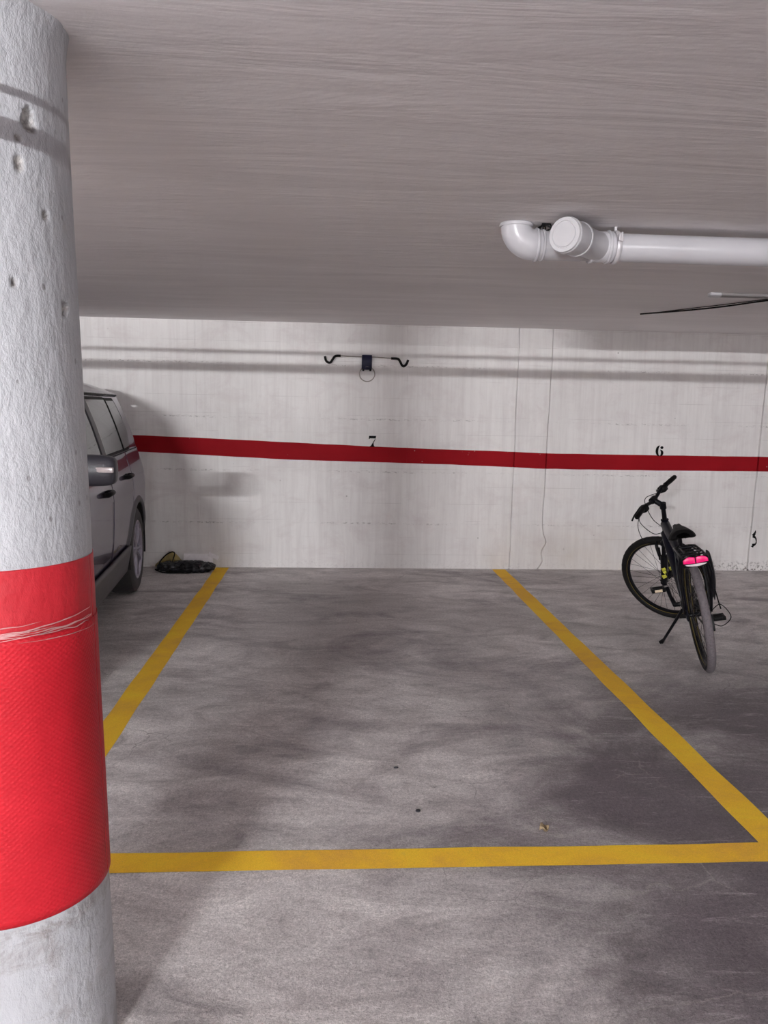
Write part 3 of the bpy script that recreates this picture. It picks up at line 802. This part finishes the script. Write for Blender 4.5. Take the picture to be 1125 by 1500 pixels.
for s in (1, -1):
    MB().lathe([(0.105, 0), (0.105, 0.03), (0.09, 0.035), (0.06, 0.05), (0, 0.055)], 32, Matrix.Translation((s*0.545, -3.035, 0.86)) @ Matrix.Rotation(R(90), 4, 'X')).build('headlamp', M_lens, car)
rv = lambda z: 1.115-max(0, z-0.95)*0.22
MB().grid(face(rv, 0.05, 0.60, 1.575, lambda z: U(1.05, z)), 24, 16).build('tailgate', M_paint, car, smooth=50, solid=0.01)
MB().grid(face(lambda z: rv(z)+0.012, 0.05, 1.14, 1.50, lambda z: U(1.05, z)-0.10), 20, 8).build('rear_window', M_glass, car, smooth=50, solid=0.005)
MB().grid(face(lambda z: 1.10, 0.09, 0.28, 0.66, lambda z: U(1.08, z)+0.01), 24, 8).build('rear_bumper', M_clad, car, smooth=50, solid=0.02)
for s in (1, -1):
    MB().box((s*0.66, 1.125, 0.98), (0.17, 0.06, 0.17), bev=0.02).build('tail_lamp', M_redlens, car)
# sills and arch flares
side_patch('sill_cladding', M_clad, K(-1.68), K(0.07), K(0.25), K(0.445), 0.022, 30, 6, solid=0.02)
for c in (AV, FV):
    for s in (1, -1):
        mb = MB()
        def f(a, b, c=c, s=s):
            an = R(lerp(-12, 192, a)); rr = lerp(AR-0.012, AR+0.058, b)
            v = c+rr*math.cos(an); z = 0.335+rr*math.sin(an)
            return (s*(U(v, max(z, 0.3))+0.018*math.sin(PI*min(1, b*1.0+0.12))), v, z)
        mb.grid(f, 40, 6); mb.build('arch_flare', M_clad if c == FV else M_clad, car, smooth=50, solid=0.012)
        mb = MB()
        def g(a, b, c=c, s=s):
            an = R(lerp(-12, 192, a)); return (s*lerp(0.60, 0.895, b), c+(AR-0.005)*math.cos(an), 0.335+(AR-0.005)*math.sin(an))
        mb.grid(g, 30, 2); mb.build('arch_liner', M_inner, car, smooth=50)
# wheels
def car_wheel(s, v):
    M = Matrix.Translation((s*0.785, v, 0.343)) @ Matrix.Rotation(R(90)*s, 4, 'Y')
    prof = [(0.220, -0.095), (0.245, -0.108), (0.305, -0.108), (0.333, -0.092), (0.343, -0.060), (0.343, 0.060), (0.333, 0.092), (0.305, 0.108), (0.245, 0.108), (0.220, 0.095)]
    w = MB().lathe(prof, 64, M, closed=True).build('wheel', M_rubber, car, smooth=40)
    rm = MB()
    rm.lathe([(0.222, -0.09), (0.222, 0.098), (0.234, 0.104), (0.228, 0.108), (0.205, 0.092), (0.198, 0.05), (0.198, -0.09)], 64, M, closed=True)
    for k in range(5):
        for dd in (-11, 11):
            a = R(72*k+dd)
            rm.tube([Vector((0.05*math.cos(a), 0.05*math.sin(a), 0.075)), Vector((0.13*math.cos(a), 0.13*math.sin(a), 0.088)), Vector((0.21*math.cos(a+R(dd*0.1)), 0.21*math.sin(a+R(dd*0.1)), 0.085))], [0.022, 0.016, 0.020], 8, M=M)
    rm.lathe([(0.065, 0.03), (0.07, 0.08), (0.045, 0.095), (0.0, 0.097)], 24, M)
    rm.build('rim', M_rim, w, smooth=40)
    MB().lathe([(0.19, 0.0), (0.19, 0.02), (0.0, 0.02)], 32, M).build('brake_disc', M_inner, w, smooth=40)
for s in (1, -1):
    for v in (AV, FV): car_wheel(s, v)
# mirrors and handles
for s in (1, -1):
    v = -1.60; zc = 1.140; u0 = U(v, 1.08)
    mr = MB()
    bm = bmesh.new(); bmesh.ops.create_cube(bm, size=1); bmesh.ops.subdivide_edges(bm, edges=bm.edges[:], cuts=6, use_grid_fill=True)
    bm.verts.index_update(); vs = []
    for q_ in bm.verts:
        p = q_.co*2; n = (abs(p.x)**5+abs(p.y)**5+abs(p.z)**5)**0.2
        p = p/n; x = p.x*0.105*(1); y = p.y*0.06*(1-0.25*p.x*s if False else 1); z = p.z*0.083*(1-0.06*p.x)
        vs.append((s*(u0+0.145)+s*x, v+y*(1.15-0.3*abs(p.z)), zc+z))
    mr.add(vs, [[w.index for w in f_.verts] for f_ in bm.faces]); bm.free()
    mr.tube([(s*(u0-0.01), v+0.02, zc-0.05), (s*(u0+0.09), v+0.01, zc-0.045)], 0.032, 10)
    mo = mr.build('mirror', M_dark_plastic, car, smooth=60)
    MB().box((s*(u0+0.195), v-0.062, zc+0.008), (0.098, 0.022, 0.030), Matrix.Rotation(R(-10)*s, 4, 'Z'), bev=0.006).build('indicator', M_lens, mo)
    MB().box((s*(u0+0.145), v+0.066, zc), (0.16, 0.006, 0.12), bev=0.002).build('mirror_glass', M_glass, mo)
    for hv, hz, drs in ((-0.80, 0.925, front_doors), (0.03, 0.965, rear_doors)):
        dr = drs[0 if s == 1 else 1]; u1 = U(hv, hz)
        hb = MB()
        hb.tube([(s*(u1-0.005), hv-0.10, hz), (s*(u1+0.030), hv-0.085, hz+0.002), (s*(u1+0.038), hv, hz+0.004), (s*(u1+0.030), hv+0.085, hz+0.002), (s*(u1-0.005), hv+0.10, hz)], [0.016, 0.017, 0.015, 0.017, 0.016], 10)
        hb.lathe([(0.034, -0.01), (0.034, 0.005), (0.0, 0.006)], 24, Matrix.Translation((s*u1, hv, hz-0.012)) @ Matrix.Rotation(R(90)*s, 4, 'Y'))
        hb.build('door_handle', M_black_plastic, dr, smooth=60)

# ------------------------------------------------------------------ bicycle
B_R, B_L, PSI, LAM, STEER = 0.3415, 1.1441, 1.297, 0.216, 0.9979
BM = Matrix.Translation((2.2215, 4.4051, 0)) @ Matrix.Rotation(PSI, 4, 'Z') @ Matrix.Rotation(0.00432, 4, 'Y') @ Matrix.Rotation(-LAM, 4, 'X')
BM = Matrix.Translation((0, 0, 0.0015)) @ BM
bk = empty('bicycle', M=BM)
tag(bk, 'black mountain bicycle with rear rack and pink reflector on its kickstand', 'bicycle')
HA = R(70.5)
SAX = Vector((-math.cos(HA), 0, math.sin(HA)))
AX = Vector((B_L, 0, B_R)); PT = AX-Vector((math.sin(HA), 0, math.cos(HA)))*0.042
SM = Matrix.Translation(PT) @ Matrix.Rotation(STEER, 4, SAX) @ Matrix.Translation(-PT)
M_frame = plain('black_bike_enamel', (0.004, 0.004, 0.010), 0.38, Specular_IOR_Level=0.15)
M_tread = plain('dusty_tyre_tread', (0.135, 0.118, 0.128), 0.85, var=0.25, scale=80, bump=0.5)
M_sidew = plain('black_tyre_sidewall', (0.008, 0.0075, 0.008), 0.6, var=0.3, Specular_IOR_Level=0.2)
M_lime = plain('lime_decal', (0.62, 0.60, 0.06), 0.4, var=0.2)
M_olive = plain('olive_yellow_rim_line', (0.30, 0.22, 0.03), 0.4)
M_spoke = plain('dark_spoke_steel', (0.03, 0.026, 0.026), 0.4, 0.3)
M_alu = plain('grey_alloy', (0.35, 0.34, 0.35), 0.35, 0.8)
M_pink = plain('hot_pink_reflector', (1.0, 0.006, 0.19), 0.35, var=0.02)
M_amber = plain('pale_amber_reflector', (0.85, 0.70, 0.50), 0.25, var=0.02)
def child(o, M): o.matrix_local = M; return o

def bike_wheel(name, centre, M, phase, dusty):
    Rx = Matrix.Translation(centre) @ Matrix.Rotation(R(90), 4, 'X')
    tb = MB(); n = 20; seg = 96; tr = 0.025; rc_ = B_R-tr
    vs, fs = [], []
    for i in range(seg):
        A = 2*PI*i/seg
        for k in range(n):
            a = 2*PI*k/n; kn = 0.0015 if (i % 2 == 0 and math.cos(a) > 0.45) else 0
            r = rc_+(tr+kn)*math.cos(a); vs.append(Rx @ Vector((r*math.cos(A), r*math.sin(A), tr*math.sin(a))))
    for i in range(seg):
        for k in range(n):
            a = 2*PI*(k+0.5)/n
            tb.cur = 1 if math.cos(a) > 0.30 else 0
            j, l = (i+1) % seg, (k+1) % n
            o = len(tb.v)
            tb.f.append([i*n+k, i*n+l, j*n+l, j*n+k]); tb.mi.append(tb.cur)
    tb.v = vs
    w = tb.build(name, [M_sidew, M_tread if dusty else M_sidew], bk, smooth=40); child(w, M)
    rr = B_R-0.047
    MB().lathe([(rr+0.004, -0.013), (rr+0.004, 0.013), (rr-0.012, 0.011), (rr-0.017, 0.004), (rr-0.017, -0.004), (rr-0.012, -0.011)], 96, Rx, closed=True).build('rim', M_black, w, smooth=40)
    for s in (1, -1):
        MB().lathe([(rr+0.008, s*0.0150), (rr+0.001, s*0.0150), (rr+0.001, s*0.0125), (rr+0.008, s*0.0125)], 96, Rx, closed=True).build('rim_line', M_olive, w, smooth=40)
    MB().lathe([(0.006, -0.052), (0.012, -0.050), (0.014, -0.036), (0.026, -0.034), (0.026, -0.030), (0.014, -0.026), (0.013, 0.026), (0.026, 0.030), (0.026, 0.034), (0.014, 0.036), (0.012, 0.050), (0.006, 0.052)], 24, Rx).build('hub', M_black, w, smooth=40)
    me = None
    for k in range(32):
        s = 1 if k % 2 else -1; cr = 1 if (k//2) % 2 else -1
        a = 2*PI*k/32+phase
        p0 = Vector((0.024*math.cos(a+cr*1.2), 0.024*math.sin(a+cr*1.2), s*0.032)); p1 = Vector(((rr-0.014)*math.cos(a), (rr-0.014)*math.sin(a), s*0.003))
        MB().tube([p0, p1], 0.0013, 5, M=Rx).build('spoke', M_spoke, w, smooth=60)
    return w
bike_wheel('rear_wheel', (0, 0, B_R), Matrix.Identity(4), 0.05, True)
bike_wheel('front_wheel', AX, SM, 0.02, False)

BB = Vector((0.475, 0, 0.295)); HT0 = PT+SAX*0.345; HT1 = PT+SAX*0.475
ST1 = Vector((0.325, 0, 0.640))
fr = MB()
fr.tube([HT0-SAX*0.012, HT0, HT1, HT1+SAX*0.012], [0.027, 0.024, 0.024, 0.027], 18)
fr.tube([HT0+SAX*0.035, lerp(HT0+SAX*0.035, BB, 0.5), BB], [0.037, 0.034, 0.029], 18)
fr.tube([HT1-SAX*0.025, lerp(HT1-SAX*0.025, ST1, 0.5)+Vector((0, 0, -0.012)), ST1+Vector((0, 0, -0.05))], [0.032, 0.028, 0.020], 18)
fr.tube([BB, ST1], 0.0165, 18)
fr.tube([BB+Vector((0, -0.036, 0)), BB+Vector((0, 0.036, 0))], 0.022, 18)
for s in (1, -1):
    fr.tube(spline([(0.45, s*0.018, 0.295), (0.36, s*0.036, 0.302), (0.25, s*0.044, 0.315), (0.0, s*0.064, B_R)], 5), 0.0095, 10)
    fr.tube(spline([(0.335, s*0.012, 0.615), (0.27, s*0.036, 0.56), (0.16, s*0.044, 0.47), (0.0, s*0.064, B_R)], 5), 0.0085, 10)
    fr.box((0, s*0.064, B_R), (0.055, 0.006, 0.06), bev=0.002)
fr.tube([(0.27, 0.038, 0.555), (0.27, -0.038, 0.555)], 0.009, 10)
frame = fr.build('frame', M_frame, bk, smooth=50)
dec = MB()
for k, (t0, t1) in enumerate(((0.10, 0.19), (0.235, 0.29))):
    for s in (1, -1):
        a = lerp(HT0+SAX*0.035, BB, t0); b = lerp(HT0+SAX*0.035, BB, t1)
        off = Vector((0, s*0.0295, 0.004)); dec.box((a+b)/2+off*1.22, ((b-a).length, 0.002, 0.018), Matrix.Rotation(math.atan2(-(b-a).z, (b-a).x), 4, 'Y'))
dec.build('decal', M_alu, frame, smooth=0)
sp = MB().tube([ST1+Vector((0.005, 0, -0.02)), ST1+Vector((-0.04, 0, 0.125))], 0.0135, 16)
sp.box(ST1+Vector((-0.042, 0, 0.128)), (0.05, 0.045, 0.022), bev=0.006)
sp.tube([ST1+Vector((0.002, -0.022, 0.002)), ST1+Vector((0.002, 0.024, 0.002))], 0.018, 12)
sp.build('seat_post', M_black, bk, smooth=50)
# saddle: long nose forward, broad padded back
sd = MB()
def saddle(a, b):
    x = lerp(0.105, 0.375, b); th = a*2*PI
    w = interp(b, [(0, 0.040), (0.06, 0.068), (0.2, 0.080), (0.4, 0.060), (0.6, 0.034), (0.85, 0.024), (0.97, 0.020), (1, 0.008)])
    zc = 0.784+0.012*(1-b)**2+0.042*b
    hgt = interp(b, [(0, 0.018), (0.08, 0.036), (0.35, 0.036), (0.8, 0.028), (1, 0.008)])
    c_, s_ = math.cos(th), math.sin(th)
    yy = w*math.copysign(abs(c_)**0.8, c_)
    zz = hgt*s_ if s_ > 0 else hgt*0.55*s_
    zz -= 0.022*(abs(yy)/0.08)**2
    if s_ > 0: zz -= 0.008*math.exp(-(yy/0.012)**2)*(1 if b > 0.1 else 0)
    return (x, yy, zc+zz)
sd.grid(saddle, 36, 30)
so = sd.build('saddle', M_black_plastic, bk, smooth=60)
for s in (1, -1):
    MB().tube(spline([(0.15, s*0.026, 0.778), (0.21, s*0.022, 0.765), (0.29, s*0.022, 0.765), (0.35, s*0.010, 0.785)], 5), 0.0035, 8).build('saddle_rail', M_black, so, smooth=60)
# fork, stem, bars: turned to the left
fk = MB()
fk.tube([PT+SAX*0.315, PT+SAX*0.350], 0.020, 16)
crown = PT+SAX*0.325
fk.box(crown, (0.05, 0.145, 0.034), Matrix.Rotation(-(R(90)-HA), 4, 'Y'), bev=0.010)
for s in (1, -1):
    y = Vector((0, s*0.060, 0)); dn = AX+Vector((0.0, 0, 0))
    foot = PT+Vector((math.sin(HA), 0, math.cos(HA)))*0.030+y
    fk.tube([crown+y, lerp(crown+y, foot, 0.42)], 0.0145, 14)
    fk.tube([lerp(crown+y, foot, 0.30), lerp(crown+y, foot, 0.33), lerp(crown+y, foot, 0.8), foot], [0.022, 0.025, 0.023, 0.019], 14)
    fk.box((foot+AX+y)/2, (0.035, 0.016, 0.05), bev=0.005)
    fk.tube([AX+Vector((0, s*0.048, 0)), AX+Vector((0, s*0.075, 0))], 0.011, 12)
bp = PT+SAX*0.17
fk.tube(spline([lerp(crown, PT, 0.28)+Vector((0.045, 0.058, 0)), lerp(crown, PT, 0.10)+Vector((0.06, 0.045, 0.02)), lerp(crown, PT, 0.05)+Vector((0.065, 0, 0.03)), lerp(crown, PT, 0.10)+Vector((0.06, -0.045, 0.02)), lerp(crown, PT, 0.28)+Vector((0.045, -0.058, 0))], 5), 0.011, 10)
fork = child(fk.build('fork', M_black, bk, smooth=50), SM)
fd = MB()
TOE = (BM @ SM).inverted() @ EYE
for s in (1, -1):
    y = Vector((0, s*0.060, 0)); foot = PT+Vector((math.sin(HA), 0, math.cos(HA)))*0.030+y
    va = math.atan2(TOE.y-foot.y, TOE.x-foot.x)
    for t0, t1, da in ((0.58, 0.655, -0.35), (0.67, 0.745, 0.25), (0.76, 0.86, -0.15)):
        def f(u_, v_, t0=t0, t1=t1, y=y, foot=foot, da=da, va=va):
            p = lerp(crown+y, foot, lerp(t0, t1, v_)); a = va+(u_-0.5)*1.3+da+(v_-0.5)*0.6
            return p+Vector((math.cos(a), math.sin(a), 0))*0.0252
        fd.grid(f, 8, 4)
fd.build('fork_decal', M_lime, fork, smooth=60, solid=0.0008)
br_ = MB()
for s in (1, -1):
    y = s*0.052; p0 = lerp(crown, PT, 0.30)
    br_.box(Vector((p0.x+0.040, y, p0.z+0.02)), (0.018, 0.014, 0.10), Matrix.Rotation(R(-18), 4, 'Y'), bev=0.004)
    br_.box(Vector((p0.x+0.020, s*0.030, p0.z-0.012)), (0.06, 0.012, 0.014), bev=0.003)
child(br_.build('front_brake', M_black_plastic, bk, smooth=50), SM)
top = PT+SAX*0.60; barc = Vector((0.954, 0, 0.950))
sm_ = MB()
sm_.tube([HT1, top], [0.017, 0.015], 16)
sm_.tube([top-SAX*0.025, top+SAX*0.018], 0.022, 16)
sm_.tube([top-SAX*0.002, barc], [0.019, 0.019], 14)
sm_.tube([barc+Vector((0, -0.024, 0)), barc+Vector((0, 0.024, 0))], 0.023, 16)
child(sm_.build('stem', M_black, bk, smooth=50), SM)
hb = MB()
bar = [Vector((barc.x-0.035*(abs(y)/0.31)**1.4, y, barc.z+(0.0 if abs(y) < 0.05 else 0.018*min(1, (abs(y)-0.05)/0.08)))) for y in [i*0.02-0.31 for i in range(32)]]
hb.tube(bar, 0.0125, 14)
bars = child(hb.build('handlebar', M_black, bk, smooth=50), SM)
for s in (1, -1):
    e = [p for p in bar if 0.185 < s*p.y]
    e.sort(key=lambda p: s*p.y)
    MB().tube([e[0], e[1], lerp(e[0], e[-1], 0.5), e[-1], e[-1]+Vector((0, s*0.008, 0))], [0.019, 0.0165, 0.0175, 0.0165, 0.013], 14).build('grip', M_black_plastic, bars, smooth=50)
    c = Vector((barc.x-0.012, s*0.155, barc.z+0.018))
    MB().box(c+Vector((0.006, 0, -0.010)), (0.055, 0.058, 0.048), bev=0.012).build('shifter', M_black_plastic, bars, smooth=50)
    MB().tube(spline([c+Vector((0.03, -s*0.03, -0.008)), c+Vector((0.055, s*0.01, -0.015)), c+Vector((0.058, s*0.06, -0.022)), c+Vector((0.045, s*0.125, -0.028))], 5), [0.010]*5+[0.006]*11, 8).build('brake_lever', M_black, bars, smooth=50)
# cables loop from the bars (turned) to the frame and brake
SMi = SM
def cable(a, mids, b, mat=M_black_plastic, r=0.0026):
    MB().tube(spline([a]+mids+[b], 10), r, 6).build('brake_cable', mat, bk, smooth=60)
gl = SMi @ Vector((barc.x+0.03, 0.150, barc.z-0.01)); gr_ = SMi @ Vector((barc.x+0.03, -0.150, barc.z-0.01))
fwd = (SMi.to_3x3() @ Vector((1, 0, 0)))
fbk = SMi @ (lerp(crown, PT, 0.12)+Vector((0.06, 0.02, 0.03)))
cable(gl, [gl+fwd*0.03+Vector((0, 0.01, -0.10)), lerp(gl, fbk, 0.55)+Vector((-0.01, 0.05, -0.075))], fbk)
cable(gl+Vector((0, 0, 0.005)), [gl+fwd*0.02+Vector((0, 0.0, -0.07)), lerp(gl, HT0, 0.6)+Vector((0, 0.03, -0.04))], HT0+SAX*0.04+Vector((0.01, 0.022, 0)))
cable(gr_, [gr_+fwd*0.05+Vector((0, 0.06, -0.03)), lerp(gr_, HT1, 0.55)+fwd*0.06+Vector((0, 0.03, -0.05))], HT1-SAX*0.01+Vector((0.01, 0.025, -0.03)))
# drivetrain
def disc(c, prof, seg=40): return Matrix.Translation(c) @ Matrix.Rotation(R(90), 4, 'X')
MB().lathe([(0.088, -0.002), (0.088, 0.002), (0.062, 0.002), (0.062, -0.002)], 48, disc(BB+Vector((0, -0.046, 0)), 0), closed=True).build('chainring', M_black, bk)
MB().lathe([(0.105, -0.004), (0.105, 0.001), (0.078, 0.003), (0.078, -0.003)], 48, disc(BB+Vector((0, -0.054, 0)), 0), closed=True).build('chain_guard', M_black_plastic, bk)
for k, r_ in enumerate((0.055, 0.046, 0.037, 0.028)):
    MB().lathe([(r_, -0.0012), (r_, 0.0012), (r_*0.5, 0.0012), (r_*0.5, -0.0012)], 30, disc(Vector((0, -0.034-0.005*k, B_R)), 0), closed=True).build('sprocket', M_steel, bk)
ch = [BB+Vector((0.088*math.cos(a), -0.046, 0.088*math.sin(a))) for a in [R(100-12*i) for i in range(16)]]
ch = [Vector((0, -0.042, B_R+0.047))]+ch+[Vector((0.03, -0.042, B_R-0.10)), Vector((0.0, -0.042, B_R-0.105)), Vector((-0.03, -0.042, B_R-0.03)), Vector((-0.046, -0.042, B_R))]
MB().tube(ch, 0.0038, 6, closed=True).build('chain', M_spoke, bk)
dr = MB().box((0.012, -0.070, B_R-0.065), (0.03, 0.02, 0.10), Matrix.Rotation(R(12), 4, 'Y'), bev=0.006)
dr.tube([(0.02, -0.055, B_R-0.055), (0.02, -0.042, B_R-0.055)], 0.018, 14); dr.tube([(0.01, -0.055, B_R-0.105), (0.01, -0.042, B_R-0.105)], 0.018, 14)
dr.build('derailleur', M_black, bk)
ca = math.atan2(0.075, 0.150)
def crank(s, a):
    e = BB+Vector((0.170*math.cos(a), s*0.088, 0.170*math.sin(a)))
    o = MB().tube([BB+Vector((0, s*0.040, 0)), BB+Vector((0, s*0.072, 0)), lerp(BB+Vector((0, s*0.072, 0)), e, 0.5)+Vector((0, s*0.004, 0)), e], [0.016, 0.017, 0.012, 0.014], 12).build('crank', M_black, bk, smooth=60)
    p = MB(); c = e+Vector((0, s*0.060, 0))
    p.box(c+Vector((0.036, 0, 0)), (0.014, 0.090, 0.026), bev=0.004); p.box(c+Vector((-0.036, 0, 0)), (0.014, 0.090, 0.026), bev=0.004)
    p.box(c+Vector((0, 0.038, 0)), (0.07, 0.012, 0.022), bev=0.003); p.box(c+Vector((0, -0.038, 0)), (0.07, 0.012, 0.022), bev=0.003)
    p.tube([e, c+Vector((0, s*0.04, 0))], 0.010, 10)
    po = p.build('pedal', M_black_plastic, bk, smooth=50)
    MB().box(c+Vector((-0.0445, 0, 0)), (0.005, 0.048, 0.017), bev=0.0015).build('pedal_reflector', M_amber if s > 0 else M_black_plastic, po)
crank(1, ca+0.02); crank(-1, ca+PI)
# kickstand reaching the floor on the left
foot = BM.inverted() @ Vector((2.165, 4.93, 0.010))
kt = Vector((0.36, 0.045, 0.285))
ks = MB().tube([kt, lerp(kt, foot, 0.45), lerp(kt, foot, 0.93), foot], [0.011, 0.009, 0.009, 0.010], 12)
ks.box(kt+Vector((0, -0.025, 0.0)), (0.045, 0.05, 0.03), bev=0.005)
kso = ks.build('kickstand', M_black, bk, smooth=50)
MB().tube([lerp(kt, foot, 0.93), foot+Vector((-0.0, 0.012, 0.002))], [0.012, 0.011], 12).build('rubber_foot', M_black_plastic, kso, smooth=50)
# rear rack with struts, spring clip, reflector
RZ = 0.728
rk = MB()
loop = [(0.17, 0.030, RZ-0.004), (0.12, 0.060, RZ), (-0.10, 0.066, RZ), (-0.205, 0.064, RZ-0.004), (-0.228, 0.045, RZ-0.008), (-0.228, -0.045, RZ-0.008), (-0.205, -0.064, RZ-0.004), (-0.10, -0.066, RZ), (0.12, -0.060, RZ), (0.17, -0.030, RZ-0.004)]
rk.tube([Vector(p) for p in loop], 0.0062, 10, closed=True)
for x in (0.08, 0.0, -0.08, -0.16): rk.tube([(x, 0.064, RZ), (x, -0.064, RZ)], 0.005, 8)
for y in (0.022, -0.022): rk.tube([(0.165, y, RZ-0.003), (-0.225, y, RZ-0.007)], 0.005, 8)
for s in (1, -1):
    rk.tube([(0.07, s*0.064, RZ-0.003), (0.045, s*0.078, 0.56), (0.006, s*0.074, B_R+0.012)], 0.0058, 8)
    rk.tube([(-0.13, s*0.066, RZ-0.003), (-0.10, s*0.080, 0.56), (-0.006, s*0.074, B_R+0.010)], 0.0058, 8)
    rk.tube([(-0.205, s*0.064, RZ-0.006), (-0.19, s*0.082, 0.62), (-0.10, s*0.082, 0.50), (-0.004, s*0.076, B_R+0.008)], 0.0055, 8)
    rk.tube([(0.16, s*0.030, RZ-0.003), (0.29, s*0.020, 0.60)], 0.0055, 8)
rack = rk.build('rear_rack', M_black, bk, smooth=50)
cl = MB().tube([Vector(p) for p in ((0.05, 0.035, RZ+0.008), (-0.17, 0.040, RZ+0.014), (-0.185, 0, RZ+0.022), (-0.17, -0.040, RZ+0.014), (0.05, -0.035, RZ+0.008))], 0.005, 8)
cl.tube([(0.05, 0.045, RZ+0.008), (0.05, -0.045, RZ+0.008)], 0.010, 10)
cl.build('spring_clip', M_black, rack, smooth=50)
rb = MB()
rb.box((-0.236, 0, RZ-0.026), (0.022, 0.140, 0.058), bev=0.008)
rbo = rb.build('reflector_housing', M_black_plastic, rack, smooth=50)
for s in (1, -1):
    def f(a, b, s=s):
        y = s*lerp(0.003, 0.066, a); zt_ = RZ+0.000+0.006*math.sin(a*PI)-(0.012*a**4); zb_ = RZ-0.034+0.004*a
        return (-0.2485-0.004*math.sin(a*PI)*math.sin(b*PI), y, lerp(zb_, zt_, b))
    MB().grid(f, 14, 8).build('pink_reflector', M_pink, rbo, smooth=60, solid=0.002)
MB().grid(lambda a, b: (-0.2495, lerp(-0.058, 0.058, a), RZ-0.036-0.014*b*math.sin(PI*a)**0.5), 16, 3).build('white_reflector', plain('pale_grey_lens', (0.62, 0.55, 0.58), 0.25), rbo, smooth=60, solid=0.002)
# slim black bag hanging on the right of the rack, with a loose strap
pb = MB()
def pan(a, b):
    th = a*2*PI; z = lerp(0.715, 0.42, b); w = 0.11*math.sin(PI*min(1, 0.12+b*0.86))**0.7*(1-0.35*b); t = 0.018*math.sin(PI*min(1, 0.1+b*0.88))
    return (-0.06+0.03*b+w*math.cos(th), -0.098+t*math.sin(th), z)
pb.grid(pan, 24, 20); pbo = pb.build('side_bag', M_bag, bk, smooth=60)
MB().tube(spline([(-0.10, -0.098, 0.50), (-0.12, -0.102, 0.44), (-0.13, -0.108, 0.39)], 5), 0.004, 6).build('bag_strap', M_black_plastic, pbo, smooth=60)
MB().tube(spline([(-0.02, -0.075, 0.36), (-0.07, -0.12, 0.40), (-0.10, -0.16, 0.33), (-0.02, -0.12, 0.26), (0.01, -0.075, 0.27)], 8), 0.0026, 6).build('gear_cable', M_black_plastic, bk, smooth=60)

# ------------------------------------------------------------------ world and view
w = bpy.data.worlds.new('world'); scene.world = w; w.use_nodes = True
w.node_tree.nodes['Background'].inputs[0].default_value = (0.0, 0.0, 0.0, 1); w.node_tree.nodes['Background'].inputs[1].default_value = 0.0
scene.view_settings.view_transform = 'Standard'; scene.view_settings.look = 'None'
scene.view_settings.gamma = 1.0; scene.view_settings.exposure = -0.1
scene.view_settings.use_curve_mapping = False
scene.cycles.max_bounces = 10; scene.cycles.diffuse_bounces = 6
scene.cycles.use_denoising = True
